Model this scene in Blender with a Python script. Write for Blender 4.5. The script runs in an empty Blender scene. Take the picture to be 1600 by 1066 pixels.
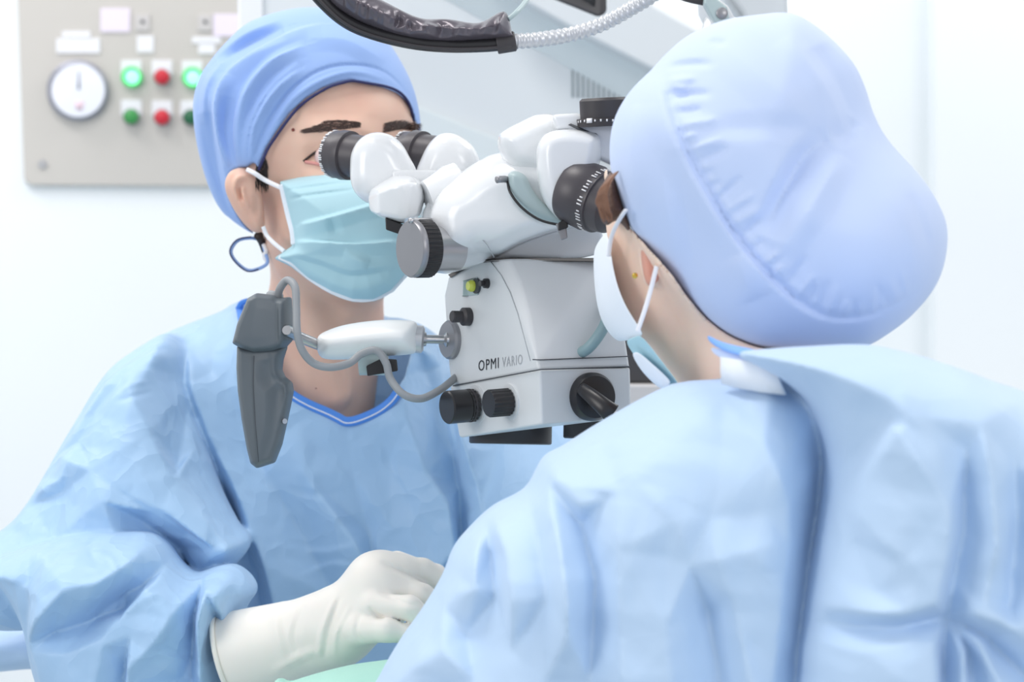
import bpy, bmesh, math, random
import numpy as np
from mathutils import Vector, Matrix
R_ = random.Random(7)
SC = bpy.context.scene
COL = SC.collection
# ---------------------------------------------------------------- camera, world, lights, exposure
LENS, CAMZ = 85.0, 1.18
K = 36.0 / LENS / 1600.0                       # metres per photo pixel at one metre
def P(px, py, d):                              # photo pixel at depth d -> world point
    return Vector(((px - 800) * K * d, d, CAMZ - (py - 533) * K * d))
cam = bpy.data.cameras.new('camera'); cam.lens = LENS; cam.sensor_width = 36; cam.clip_start = .05
co = bpy.data.objects.new('camera', cam); COL.objects.link(co)
co.location = (0, 0, CAMZ); co.rotation_euler = (math.pi / 2, 0, 0)
cam.dof.use_dof = True; cam.dof.focus_distance = 1.95; cam.dof.aperture_fstop = 7.0
SC.camera = co
w = bpy.data.worlds.new('world'); SC.world = w; w.use_nodes = True
w.node_tree.nodes['Background'].inputs[0].default_value = (.88, .93, 1, 1)
w.node_tree.nodes['Background'].inputs[1].default_value = .66
def area(name, loc, target, size, power, col=(1, 1, 1), sy=None):
    l = bpy.data.lights.new(name, 'AREA'); l.energy = power; l.color = col; l.size = size
    if sy: l.shape = 'RECTANGLE'; l.size_y = sy
    o = bpy.data.objects.new(name, l); COL.objects.link(o); o.location = loc
    o.rotation_euler = (Vector(target) - Vector(loc)).to_track_quat('-Z', 'Y').to_euler()
    return o
area('ceiling_light', (-.6, 1.9, 3.0), (-.2, 2.2, 1.1), .9, 15, (1, .965, .93), .5)
area('ceiling_light', (1.3, .8, 3.0), (.4, 1.7, 1.0), 1.0, 3, (1, .965, .93), .7)
area('fill_light', (1.5, -.8, 2.0), (.25, 1.8, 1.15), 1.3, 21, (1, .975, .95), 1.1)  # added fill from behind the camera, brightens the assistant's cap and back
area('ceiling_light', (-1.6, 2.9, 3.0), (-1, 3.6, 1.3), 1.2, 14, (1, .975, .96), .6)
area('ceiling_light', (1.4, 2.9, 3.0), (1, 3.6, 1.3), 1.2, 14, (1, .975, .96), .6)
area('fill_light', (-2.4, .6, 1.9), (-.2, 2.2, 1.1), 1.2, 20, (1, .975, .95), 1.2)  # unseen fill from the left, raised to brighten the assistant's cheek
SC.view_settings.view_transform = 'Standard'; SC.view_settings.look = 'None'
SC.view_settings.gamma = 1; SC.view_settings.exposure = 0.10
SC.view_settings.use_curve_mapping = False
# ---------------------------------------------------------------- materials
def lin(c):
    return tuple((v / 255 / 12.92) if v / 255 <= .04045 else ((v / 255 + .055) / 1.055) ** 2.4 for v in c) + (1,)
def mat(name, rgb, rough=.5, metal=0, bump=0, scale=60, dist=.002, sss=0, coat=0, emit=0, crease=0, cscale=25, var=0, sheen=0, emitcol=None):
    m = bpy.data.materials.new(name); m.use_nodes = True
    nt = m.node_tree; b = nt.nodes['Principled BSDF']
    b.inputs['Base Color'].default_value = lin(rgb)
    b.inputs['Roughness'].default_value = rough; b.inputs['Metallic'].default_value = metal
    if sss:
        b.inputs['Subsurface Weight'].default_value = sss
        b.inputs['Subsurface Radius'].default_value = (.012, .005, .003); b.inputs['Subsurface Scale'].default_value = 1
    if coat: b.inputs['Coat Weight'].default_value = coat; b.inputs['Coat Roughness'].default_value = .15
    if sheen: b.inputs['Sheen Weight'].default_value = sheen
    if emit:
        b.inputs['Emission Color'].default_value = lin(emitcol or rgb); b.inputs['Emission Strength'].default_value = emit
    tc = nt.nodes.new('ShaderNodeTexCoord')
    nrm = None
    if crease:
        v = nt.nodes.new('ShaderNodeTexVoronoi'); v.feature = 'F1'; v.inputs['Scale'].default_value = cscale
        v.inputs['Randomness'].default_value = 1
        n0 = nt.nodes.new('ShaderNodeTexNoise'); n0.inputs['Scale'].default_value = cscale * .35; n0.inputs['Detail'].default_value = 3
        mp = nt.nodes.new('ShaderNodeMix'); mp.data_type = 'RGBA'; mp.inputs['Factor'].default_value = .12
        nt.links.new(tc.outputs['Object'], n0.inputs['Vector'])
        nt.links.new(tc.outputs['Object'], mp.inputs[6]); nt.links.new(n0.outputs['Color'], mp.inputs[7])
        nt.links.new(mp.outputs[2], v.inputs['Vector'])
        bp = nt.nodes.new('ShaderNodeBump'); bp.inputs['Strength'].default_value = crease; bp.inputs['Distance'].default_value = .010
        nt.links.new(v.outputs['Distance'], bp.inputs['Height']); nrm = bp
    if bump:
        n = nt.nodes.new('ShaderNodeTexNoise'); n.inputs['Scale'].default_value = scale; n.inputs['Detail'].default_value = 4
        bp = nt.nodes.new('ShaderNodeBump'); bp.inputs['Strength'].default_value = bump; bp.inputs['Distance'].default_value = dist
        nt.links.new(tc.outputs['Object'], n.inputs['Vector']); nt.links.new(n.outputs['Fac'], bp.inputs['Height'])
        if nrm: nt.links.new(nrm.outputs[0], bp.inputs['Normal'])
        nrm = bp
    if nrm: nt.links.new(nrm.outputs[0], b.inputs['Normal'])
    if var:
        n = nt.nodes.new('ShaderNodeTexNoise'); n.inputs['Scale'].default_value = 18; n.inputs['Detail'].default_value = 3
        r = nt.nodes.new('ShaderNodeValToRGB')
        c = lin(rgb); r.color_ramp.elements[0].position = .35; r.color_ramp.elements[1].position = .65
        r.color_ramp.elements[0].color = (c[0] * (1 - var * .3), c[1] * (1 - var), c[2] * (1 - var), 1)
        r.color_ramp.elements[1].color = (min(1, c[0] * (1 + var * .3)), c[1] * (1 + var * .5), c[2] * (1 + var * .5), 1)
        nt.links.new(tc.outputs['Object'], n.inputs['Vector']); nt.links.new(n.outputs['Fac'], r.inputs['Fac'])
        nt.links.new(r.outputs[0], b.inputs['Base Color'])
    return m
M = dict(
    wall=mat('white_wall_paint', (244, 248, 250), .7, bump=.05, scale=90),
    floor=mat('vinyl_floor', (176, 190, 196), .35, bump=.05, scale=40, var=.05),
    steel=mat('brushed_steel_panel', (203, 199, 193), .45, .25, bump=.06, scale=30),
    gown=mat('blue_nonwoven_gown', (166, 200, 233), .5, crease=.38, cscale=30, bump=.10, scale=170, dist=.001, sheen=.15),
    gown2=mat('pale_blue_nonwoven_gown', (188, 213, 240), .6, crease=.28, cscale=18, bump=.12, scale=120, dist=.001, sheen=.2),
    bind=mat('bright_blue_binding', (78, 140, 226), .6, bump=.2, scale=400, dist=.0006),
    bind2=mat('light_blue_binding', (128, 178, 246), .6, bump=.2, scale=300, dist=.0006),
    cap=mat('blue_cotton_cap', (150, 181, 234), .7, bump=.10, scale=350, dist=.0006, sheen=.2),
    cap2=mat('pale_blue_cotton_cap', (198, 214, 246), .75, bump=.12, scale=300, dist=.0006, sheen=.25),
    navy=mat('navy_edging', (40, 44, 96), .6),
    skin=mat('warm_skin', (226, 188, 168), .5, sss=.25, bump=.08, scale=220, dist=.0006, var=.09),
    skin2=mat('pale_skin', (246, 216, 196), .5, sss=.25, bump=.05, scale=200, dist=.0006, var=.07),
    ear=mat('reddened_ear_skin', (222, 160, 140), .5, sss=.2),
    hair=mat('dark_brown_hair', (38, 28, 26), .55, bump=.3, scale=300),
    brow=mat('soft_brown_eyebrow', (70, 52, 46), .6),
    hair2=mat('brown_hair', (84, 56, 42), .5, bump=.5, scale=260),
    mask=mat('pale_teal_mask', (178, 215, 225), .75, bump=.14, scale=500, dist=.0005),
    maskw=mat('white_mask_fabric', (232, 238, 246), .75, bump=.1, scale=500, dist=.0005),
    elastic=mat('white_elastic', (244, 244, 248), .7),
    glove=mat('cream_latex_glove', (238, 234, 226), .5, bump=.12, scale=45, dist=.002, sss=.08),
    enamel=mat('white_enamel', (232, 234, 236), .24, coat=.5),
    enamel_grey=mat('light_grey_enamel', (214, 217, 219), .34, coat=.1),
    enamel_teal=mat('grey_green_enamel', (172, 190, 192), .4, coat=.2),
    grip=mat('white_grip_plastic', (240, 243, 243), .3, coat=.3),
    black=mat('black_plastic', (34, 33, 36), .32),
    blackmatt=mat('dark_charcoal_rubber', (58, 55, 58), .5),
    eyecup=mat('charcoal_eyepiece', (74, 70, 74), .38),
    metal=mat('satin_steel', (188, 188, 190), .3, .85),
    dmetal=mat('grey_anodised_disc', (150, 150, 154), .35, .6),
    handle=mat('slate_grey_handle', (92, 100, 106), .45, bump=.06, scale=500, dist=.0005),
    cable=mat('grey_cable_sheath', (146, 150, 154), .45),
    chrome=mat('ribbed_chrome_hose', (206, 208, 212), .38, .55),
    wrap=mat('crinkled_black_plastic', (96, 90, 98), .25, .3, bump=.15, scale=50, dist=.003),
    seam=mat('dark_seam', (70, 74, 80), .6),
    greyseam=mat('grey_seam', (168, 172, 176), .6),
    whitemark=mat('white_marking', (236, 236, 238), .5),
    yellow=mat('lime_filter_switch', (214, 222, 84), .3, coat=.4),
    machine=mat('pale_equipment_cover', (216, 221, 224), .5),
    machine2=mat('shadow_grey_cover', (216, 224, 226), .5),
    machine3=mat('shaded_step_cover', (202, 212, 214), .5),  # darker cover tone, shade of the downward-facing step put into the colour
    slot=mat('dark_vent_slot', (150, 162, 164), .6),
    mint=mat('mint_green_drape', (176, 224, 208), .7, crease=.2, cscale=18),
    greenlit=mat('lit_green_button', (120, 255, 170), .3, emit=1.4, emitcol=(150, 255, 190)),
    greenrim=mat('green_button_rim', (40, 205, 105), .35, emit=.25, emitcol=(40, 220, 110)),
    green=mat('green_button', (62, 150, 78), .35), darkgreen=mat('dark_green_button', (30, 100, 66), .35),
    red=mat('red_button', (206, 40, 56), .35), paper=mat('white_label_plate', (240, 240, 244), .5),
    pink=mat('pink_tinted_label', (238, 228, 242), .5), gauge=mat('gauge_face', (240, 242, 250), .3, coat=.4),
    greyrim=mat('grey_gauge_rim', (150, 152, 164), .35, .4), gold=mat('gold_stud', (226, 190, 90), .25, .9),
    beige=mat('beige_equipment', (206, 202, 200), .5), dark=mat('dark_screen_housing', (62, 60, 62), .45),
    eye=mat('eye_white', (226, 200, 198), .15, coat=.6), iris=mat('dark_iris', (40, 26, 22), .1, coat=.8),
    lip=mat('pink_lid', (208, 140, 134), .4), mole=mat('mole_brown', (120, 52, 44), .5),
    velcro=mat('white_hook_tab', (232, 238, 246), .7, bump=.2, scale=400, dist=.0005),
)
# ---------------------------------------------------------------- object helpers
def link(name, me, m, parent=None, smooth=True):
    o = bpy.data.objects.new(name, me); COL.objects.link(o)
    n = len(me.vertices)
    a = np.empty(n * 3, 'f'); me.vertices.foreach_get('co', a); a = a.reshape(-1, 3)
    c = (a.min(0) + a.max(0)) / 2
    me.vertices.foreach_set('co', (a - c).astype('f').ravel())
    o.location = Vector(c.tolist())
    me.materials.append(M[m] if isinstance(m, str) else m)
    if smooth: me.polygons.foreach_set('use_smooth', [True] * len(me.polygons))
    if parent is not None:
        o.parent = parent
        q = parent; inv = Matrix.Identity(4)
        while q is not None:
            inv = Matrix.Translation(q.location) @ (q.matrix_parent_inverse.copy() if q.parent else Matrix.Identity(4)) if False else inv
            q = q.parent
        o.matrix_parent_inverse = WORLD[parent.name].inverted()
    WORLD[o.name] = Matrix.Translation(o.location)
    return o
WORLD = {}
def empty(name, loc, label, cat, group=None):
    o = bpy.data.objects.new(name, None); COL.objects.link(o); o.location = loc; o.empty_display_size = .05
    WORLD[o.name] = Matrix.Translation(Vector(loc)); tag(o, label, cat, group); return o
def tag(o, label, cat, group=None):
    o['label'] = label; o['category'] = cat
    if group: o['group'] = group
def struct(o): o['kind'] = 'structure'; return o
def raw(v, f, name='m'):
    me = bpy.data.meshes.new(name); v = np.asarray(v, 'f'); f = np.asarray(f, 'i')
    me.vertices.add(len(v)); me.vertices.foreach_set('co', v.ravel())
    k = f.shape[1]; me.loops.add(f.size); me.loops.foreach_set('vertex_index', f.ravel())
    me.polygons.add(len(f)); me.polygons.foreach_set('loop_start', np.arange(len(f), dtype='i') * k)
    me.update(calc_edges=True); me.validate(); return me
def from_bm(bm, name='m'):
    me = bpy.data.meshes.new(name); bmesh.ops.recalc_face_normals(bm, faces=bm.faces); bm.to_mesh(me); bm.free(); return me
def bevel(o, wd, seg=3, ang=35):
    md = o.modifiers.new('b', 'BEVEL'); md.width = wd; md.segments = seg; md.limit_method = 'ANGLE'; md.angle_limit = math.radians(ang)
    md.harden_normals = False
    wn = o.modifiers.new('w', 'WEIGHTED_NORMAL'); wn.keep_sharp = True
    return o
def hull(name, pts, m, parent=None, bev=.002, seg=3, ang=30):
    bm = bmesh.new()
    for p in pts: bm.verts.new(p)
    r = bmesh.ops.convex_hull(bm, input=bm.verts)
    bmesh.ops.delete(bm, geom=[g for g in bm.verts if not g.link_faces], context='VERTS')
    bmesh.ops.dissolve_limit(bm, angle_limit=math.radians(3), verts=bm.verts, edges=bm.edges)
    o = link(name, from_bm(bm), m, parent, smooth=True)
    if bev: bevel(o, bev, seg, ang)
    return o
def prism(name, pix, d0, d1, m, parent=None, bev=.002, seg=3, ang=30, smooth=True):
    """outline in photo pixels at depth d0, extruded straight back to depth d1 (functions of px,py allowed)"""
    fd = d0 if callable(d0) else (lambda x, y: d0)
    th = d1 if callable(d1) else (lambda x, y: d1)
    a = [P(x, y, fd(x, y)) for x, y in pix]
    b = [Vector((p.x, th(x, y), p.z)) for p, (x, y) in zip(a, pix)]
    bm = bmesh.new(); va = [bm.verts.new(p) for p in a]; vb = [bm.verts.new(p) for p in b]; n = len(a)
    bm.faces.new(va); bm.faces.new(vb[::-1])
    for i in range(n): bm.faces.new((va[i], va[(i + 1) % n], vb[(i + 1) % n], vb[i]))
    o = link(name, from_bm(bm), m, parent, smooth=smooth)
    if bev: bevel(o, bev, seg, ang)
    return o
def catmull(pts, n=8, closed=False):
    pts = [Vector(p) for p in pts]; out = []; N = len(pts)
    rng = range(N) if closed else range(N - 1)
    for i in rng:
        if closed: a, b, c, d = pts[i - 1], pts[i], pts[(i + 1) % N], pts[(i + 2) % N]
        else: a, b, c, d = pts[max(i - 1, 0)], pts[i], pts[i + 1], pts[min(i + 2, N - 1)]
        for k in range(n):
            t = k / n
            out.append(.5 * ((2 * b) + (c - a) * t + (2 * a - 5 * b + 4 * c - d) * t * t + (3 * b - a - 3 * c + d) * t ** 3))
    if not closed: out.append(pts[-1])
    return out
def tube_geo(path, rad, seg=12, closed=False, flat=1.0, up=None, caps=True):
    V, F = [], []; n = len(path); prev = None
    for i, p in enumerate(path):
        if closed: t = path[(i + 1) % n] - path[i - 1]
        else: t = path[min(i + 1, n - 1)] - path[max(i - 1, 0)]
        t = t.normalized()
        if prev is None:
            ref = Vector(up) if up else (Vector((0, 1, 0)) if abs(t.y) < .8 else Vector((0, 0, 1)))
            u = (ref - t * ref.dot(t)).normalized()
        else: u = (prev - t * prev.dot(t)).normalized()
        prev = u; v = t.cross(u)
        r = rad(i / max(n - 1, 1)) if callable(rad) else rad
        for k in range(seg):
            a = 2 * math.pi * k / seg
            V.append(p + u * (math.cos(a) * r * flat) + v * (math.sin(a) * r))
    m = n if closed else n - 1
    for i in range(m):
        for k in range(seg):
            a = i * seg + k; b = i * seg + (k + 1) % seg
            j = ((i + 1) % n) * seg
            F.append((a, b, j + (k + 1) % seg, j + k))
    return V, F
def tube(name, pts, rad, m, parent=None, seg=12, closed=False, n=8, flat=1.0, up=None, spline=True):
    path = catmull(pts, n, closed) if spline else [Vector(p) for p in pts]
    V, F = tube_geo(path, rad, seg, closed, flat, up)
    bm = bmesh.new(); vs = [bm.verts.new(v) for v in V]
    for f in F: bm.faces.new([vs[i] for i in f])
    if not closed:
        bm.faces.new(vs[:seg][::-1]); bm.faces.new(vs[-seg:])
    return link(name, from_bm(bm), m, parent)
def lathe(name, base, axis, prof, m, parent=None, seg=48, ribs=0, ribd=0, ribrange=None):
    """prof: list of (distance along axis, radius)"""
    ax = Vector(axis).normalized(); u = ax.orthogonal().normalized(); v = ax.cross(u)
    bm = bmesh.new(); rings = []
    for j, (s, r) in enumerate(prof):
        ring = []
        for k in range(seg):
            a = 2 * math.pi * k / seg; rr = r
            if ribs and ribrange and ribrange[0] <= j <= ribrange[1]: rr = r - (ribd if (k * ribs * 2 // seg) % 2 else 0)
            ring.append(bm.verts.new(Vector(base) + ax * s + (u * math.cos(a) + v * math.sin(a)) * max(rr, 1e-5)))
        rings.append(ring)
    for a, b in zip(rings, rings[1:]):
        for k in range(seg): bm.faces.new((a[k], a[(k + 1) % seg], b[(k + 1) % seg], b[k]))
    bm.faces.new(rings[0][::-1]); bm.faces.new(rings[-1])
    o = link(name, from_bm(bm), m, parent)
    md = o.modifiers.new('e', 'EDGE_SPLIT'); md.split_angle = math.radians(38)
    return o
# ---------------------------------------------------------------- implicit surfaces (numpy surface nets)
def surfnets(F, o, h):
    nx, ny, nz = F.shape; S = F < 0
    c = S[:-1, :-1, :-1].astype('i1')
    tot = np.zeros((nx - 1, ny - 1, nz - 1), 'i1'); cs = []
    for i in (0, 1):
        for j in (0, 1):
            for k in (0, 1):
                tot += S[i:nx - 1 + i, j:ny - 1 + j, k:nz - 1 + k]; cs.append((i, j, k))
    I = np.argwhere((tot > 0) & (tot < 8)); n = len(I)
    vals = np.stack([F[I[:, 0] + i, I[:, 1] + j, I[:, 2] + k] for i, j, k in cs], 1)
    acc = np.zeros((n, 3)); cnt = np.zeros(n)
    for a in range(8):
        for b in range(a + 1, 8):
            A, B = np.array(cs[a]), np.array(cs[b])
            if abs(A - B).sum() != 1: continue
            va, vb = vals[:, a], vals[:, b]; m = (va < 0) != (vb < 0)
            t = np.where(m, va / np.where(m, va - vb, 1), 0)
            acc += np.where(m[:, None], A[None] + t[:, None] * (B - A)[None], 0); cnt += m
    V = (I + acc / cnt[:, None]) * h + np.array(o)
    ID = -np.ones(tot.shape, 'i4'); ID[I[:, 0], I[:, 1], I[:, 2]] = np.arange(n)
    Q = []
    for ax in range(3):
        sl = [slice(None)] * 3; sl2 = [slice(None)] * 3; sl[ax] = slice(0, -1); sl2[ax] = slice(1, None)
        A, B = S[tuple(sl)], S[tuple(sl2)]
        E = np.argwhere(A != B); u, v = (ax + 1) % 3, (ax + 2) % 3
        ok = (E[:, u] > 0) & (E[:, v] > 0) & (E[:, u] < F.shape[u] - 1) & (E[:, v] < F.shape[v] - 1); E = E[ok]
        ins = A[E[:, 0], E[:, 1], E[:, 2]]
        def cell(du, dv):
            e = E.copy(); e[:, u] -= du; e[:, v] -= dv; return ID[e[:, 0], e[:, 1], e[:, 2]]
        q = np.stack([cell(1, 1), cell(0, 1), cell(0, 0), cell(1, 0)], 1)
        q[~ins] = q[~ins][:, ::-1]; Q.append(q)
    return V, np.concatenate(Q)
def seg_dist(X, Z, pts, closed):
    """distance to a polyline, signed side, arc parameter 0..1, and inside flag"""
    D = np.full(X.shape, 1e9, 'f'); Sg = np.zeros(X.shape, 'f'); T = np.zeros(X.shape, 'f'); ins = np.zeros(X.shape, bool)
    n = len(pts); L = [0]
    m = n if closed else n - 1
    for i in range(m): L.append(L[-1] + math.dist(pts[i], pts[(i + 1) % n]))
    for i in range(m):
        (ax, az), (bx, bz) = pts[i], pts[(i + 1) % n]
        dx, dz = bx - ax, bz - az; l2 = dx * dx + dz * dz + 1e-12
        t = np.clip(((X - ax) * dx + (Z - az) * dz) / l2, 0, 1)
        ex, ez = X - ax - t * dx, Z - az - t * dz; d = np.sqrt(ex * ex + ez * ez)
        b = d < D; D = np.where(b, d, D); Sg = np.where(b, np.sign(dx * ez - dz * ex), Sg)
        T = np.where(b, (L[i] + t * math.sqrt(l2)) / L[-1], T)
        if closed:
            cr = ((az > Z) != (bz > Z)) & (X < (bx - ax) * (Z - az) / (bz - az + 1e-12) + ax); ins ^= cr
    return D, Sg, T, ins
def spl2(pts, n=5, closed=True):
    return [(v.x, v.y) for v in catmull([Vector((p[0], p[1], 0)) for p in pts], n, closed)]
class Grid:
    def __init__(s, px0, py0, px1, py1, d0, d1, h):
        xs = [(p - 800) * K * d for p in (px0, px1) for d in (d0, d1)]; zs = [CAMZ - (p - 533) * K * d for p in (py0, py1) for d in (d0, d1)]
        s.h = h; s.o = (min(xs), d0, min(zs))
        s.n = [int((b - a) / h) + 2 for a, b in ((min(xs), max(xs)), (d0, d1), (min(zs), max(zs)))]
        s.x, s.y, s.z = [(np.arange(k) * h + a).astype('f') for k, a in zip(s.n, s.o)]
        s.X, s.Y, s.Z = s.x[:, None, None], s.y[None, :, None], s.z[None, None, :]
        s.X2, s.Z2 = np.meshgrid(s.x, s.z, indexing='ij')
    def w2(s, pix, d):
        f = d if callable(d) else (lambda x, y: d)
        return [((x - 800) * K * f(x, y), CAMZ - (y - 533) * K * f(x, y)) for x, y in pix]
    def dist(s, pix, d, smooth=True, blur=0):
        pp = spl2(pix) if smooth else pix
        D, _, _, ins = seg_dist(s.X2, s.Z2, s.w2(pp, d), True)
        D = np.where(ins, D, -D)
        for _ in range(blur):
            E = np.pad(D, 1, mode='edge'); D = (E[:-2, 1:-1] + E[2:, 1:-1] + E[1:-1, :-2] + E[1:-1, 2:] + 4 * D) / 8
        return D
    def inflate(s, pix, d, T, R, disp=None, smooth=True, blur=0, pw=2.0, tilt=None):
        D = s.dist(pix, d, smooth, blur)
        if callable(d):
            f = [(P(x, y, d(x, y))) for x, y in pix]
            A = np.array([[1, p.x, p.z] for p in f]); c = np.linalg.lstsq(A, np.array([p.y for p in f]), rcond=None)[0]
            yc = (c[0] + c[1] * s.X2 + c[2] * s.Z2)[:, None, :].astype('f')
        else: yc = d
        dy = s.Y - yc
        if disp is not None:
            dy = dy + disp[:, None, :] * np.clip(.5 - dy / .02, 0, 1) * np.clip(D / .012, 0, 1)[:, None, :]
        a = (np.maximum(R - D, 0) / R)[:, None, :]
        q = (a ** pw + (np.abs(dy) / T) ** pw) ** (1 / pw)
        return ((q - 1) * min(R, T)).astype('f')
    def folds(s, d, lst, gain=1.0, crumple=0, wl=.07, seed=1):
        out = np.zeros(s.X2.shape, 'f')
        for pts, amp, wl, wr in lst:
            pp = spl2(pts, 5, False) if len(pts) > 2 else pts
            D, Sg, T, _ = seg_dist(s.X2, s.Z2, s.w2(pp, d), False)
            w_ = np.where(Sg > 0, wl, wr) * 1e-3
            t = np.clip(1 - D / w_, 0, 1)
            p = t ** 1.3 * (1 - .2 * t * t)
            out += gain * amp * 1e-3 * p * np.clip(np.sin(np.pi * np.clip(T, 0, 1)), 0.02, 1) ** .5 * 1.3
        if crumple:
            rr = random.Random(seed); X, Z = s.X2, s.Z2
            for i in range(6):
                a = rr.uniform(0, math.pi); L = wl * rr.uniform(.55, 1.6); ca, sa = math.cos(a), math.sin(a)
                u = X * ca + Z * sa; v = -X * sa + Z * ca
                ph = rr.uniform(0, 9); u = u + .35 * L * np.sin(v / L * 2.1 + ph) + .12 * L * np.sin(v / L * 5.3 + ph * 2)
                q = np.abs(((u / L + ph) % 1) * 2 - 1)
                msk = .5 + .5 * np.sin(X / L * 1.7 + ph * 3) * np.sin(Z / L * 1.5 + ph)
                out += (crumple * (L / wl) * (q - .5) * msk).astype('f')
        return out
    def facets(s, d, outline, lines, gain=1.0, blur=3, crumple=0, wl=.06, seed=1, extra=()):
        from mathutils.geometry import delaunay_2d_cdt
        pts, hs, ed = [], [], []
        f = d if callable(d) else (lambda x, y: d)
        w_ = lambda x, y: ((x - 800) * K * f(x, y), CAMZ - (y - 533) * K * f(x, y))
        n = len(outline)
        for i, p in enumerate(outline): pts.append(w_(*p)); hs.append(0.0); ed.append((i, (i + 1) % n))
        key = {}
        for ln in lines:
            prev = None
            for x, y, h in ln:
                k = (x, y)
                if k not in key: key[k] = len(pts); pts.append(w_(x, y)); hs.append(h * 1e-3 * gain)
                if prev is not None and prev != key[k]: ed.append((prev, key[k]))
                prev = key[k]
        vo, eo, fo_, ov, oe, of_ = delaunay_2d_cdt([Vector(p) for p in pts], ed, [], 0, 1e-6)
        H = []
        src = np.array(pts); sh = np.array(hs)
        for v, o_ in zip(vo, ov):
            if o_: H.append(sh[o_[0]])
            else:
                dd = np.hypot(src[:, 0] - v.x, src[:, 1] - v.y); w = 1 / (dd + 1e-4) ** 2; H.append(float((w * sh).sum() / w.sum()))
        out = np.zeros(s.X2.shape, 'f')
        for t in fo_:
            (ax, az), (bx, bz), (cx, cz) = [tuple(vo[i]) for i in t]
            den = (bz - cz) * (ax - cx) + (cx - bx) * (az - cz)
            if abs(den) < 1e-12: continue
            i0, i1 = [int(np.clip((q - s.o[0]) / s.h + e, 0, s.n[0])) for q, e in ((min(ax, bx, cx), 0), (max(ax, bx, cx), 2))]
            k0, k1 = [int(np.clip((q - s.o[2]) / s.h + e, 0, s.n[2])) for q, e in ((min(az, bz, cz), 0), (max(az, bz, cz), 2))]
            if i1 <= i0 or k1 <= k0: continue
            X, Z = s.X2[i0:i1, k0:k1], s.Z2[i0:i1, k0:k1]
            u = ((bz - cz) * (X - cx) + (cx - bx) * (Z - cz)) / den; v = ((cz - az) * (X - cx) + (ax - cx) * (Z - cz)) / den; w = 1 - u - v
            m = (u >= -.01) & (v >= -.01) & (w >= -.01)
            val = u * H[t[0]] + v * H[t[1]] + w * H[t[2]]
            out[i0:i1, k0:k1] = np.where(m, val, out[i0:i1, k0:k1])
        for _ in range(blur):
            E = np.pad(out, 1, mode='edge'); out = (E[:-2, 1:-1] + E[2:, 1:-1] + E[1:-1, :-2] + E[1:-1, 2:] + 4 * out) / 8
        return out + s.folds(d(800, 700) if callable(d) else d, list(extra), 1.0, crumple, wl, seed)
    def capsule(s, a, b, ra, rb):
        a, b = Vector(a), Vector(b); d = b - a; l2 = d.length_squared
        t = np.clip(((s.X - a.x) * d.x + (s.Y - a.y) * d.y + (s.Z - a.z) * d.z) / l2, 0, 1)
        r = ra + (rb - ra) * t
        return (np.sqrt((s.X - a.x - t * d.x) ** 2 + (s.Y - a.y - t * d.y) ** 2 + (s.Z - a.z - t * d.z) ** 2) - r).astype('f')
    def ell(s, c, r):
        q = np.sqrt(((s.X - c[0]) / r[0]) ** 2 + ((s.Y - c[1]) / r[1]) ** 2 + ((s.Z - c[2]) / r[2]) ** 2)
        return ((q - 1) * min(r)).astype('f')
    def mesh(s, name, F, m, parent=None):
        F = F.copy(); 
        for ax in range(3):
            sl = [slice(None)] * 3; sl[ax] = 0; F[tuple(sl)] = np.maximum(F[tuple(sl)], s.h * .5); sl[ax] = -1; F[tuple(sl)] = np.maximum(F[tuple(sl)], s.h * .5)
        V, Q = surfnets(F, s.o, s.h)
        return link(name, raw(V, Q), m, parent)
    def front(s, F, px, py):
        """depth of the first surface met along the line of sight through (px,py)"""
        for d in np.arange(s.y[0], s.y[-1], s.h * .5):
            p = P(px, py, float(d)); i, j, k = [int(round((a - b) / s.h)) for a, b in zip(p, s.o)]
            if 0 <= i < s.n[0] and 0 <= j < s.n[1] and 0 <= k < s.n[2] and F[i, j, k] < 0: return float(d)
        return None
def smin(a, b, k):
    h = np.clip(.5 + .5 * (b - a) / k, 0, 1); return b + (a - b) * h - k * h * (1 - h)
def smax(a, b, k): return -smin(-a, -b, k)
def slab(name, pix, d, T, R, m, parent, h=.0011, smooth=True, pw=2.0, disp=None):
    """a rounded housing: outline at depth d, half thickness T, edge radius R"""
    f = d if callable(d) else (lambda x, y: d)
    ds = [f(*p) for p in pix]; xs = [p[0] for p in pix]; ys = [p[1] for p in pix]
    g = Grid(min(xs) - 12, min(ys) - 12, max(xs) + 12, max(ys) + 12, min(ds) - T - .004, max(ds) + T + .004, h)
    dp = g.folds(min(ds) - T, disp) if disp else None
    return g.mesh(name, g.inflate(pix, d, T, R, dp, smooth, 1, pw), m, parent)
def sheet(name, pix3, m, parent=None, th=.002, n=1):
    """closed outline of (px,py,depth) turned into a thick curved sheet"""
    bm = bmesh.new(); v = [bm.verts.new(P(*p)) for p in pix3]; bm.faces.new(v)
    bmesh.ops.triangulate(bm, faces=bm.faces)
    o = link(name, from_bm(bm), m, parent); md = o.modifiers.new('s', 'SOLIDIFY'); md.thickness = th; md.offset = 0
    return o
def strip(name, rows, m, parent=None, th=.0015, sub=2):
    """rows of equal length of (px,py,depth) skinned into a cloth-like sheet"""
    nr, nc = len(rows), len(rows[0]); V = [P(*p) for r in rows for p in r]
    F = [(i * nc + j, i * nc + j + 1, (i + 1) * nc + j + 1, (i + 1) * nc + j) for i in range(nr - 1) for j in range(nc - 1)]
    bm = bmesh.new(); vs = [bm.verts.new(v) for v in V]
    for f in F: bm.faces.new([vs[i] for i in f])
    o = link(name, from_bm(bm), m, parent)
    md = o.modifiers.new('s', 'SOLIDIFY'); md.thickness = th; md.offset = 0
    md = o.modifiers.new('u', 'SUBSURF'); md.levels = sub; md.render_levels = sub
    return o
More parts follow.
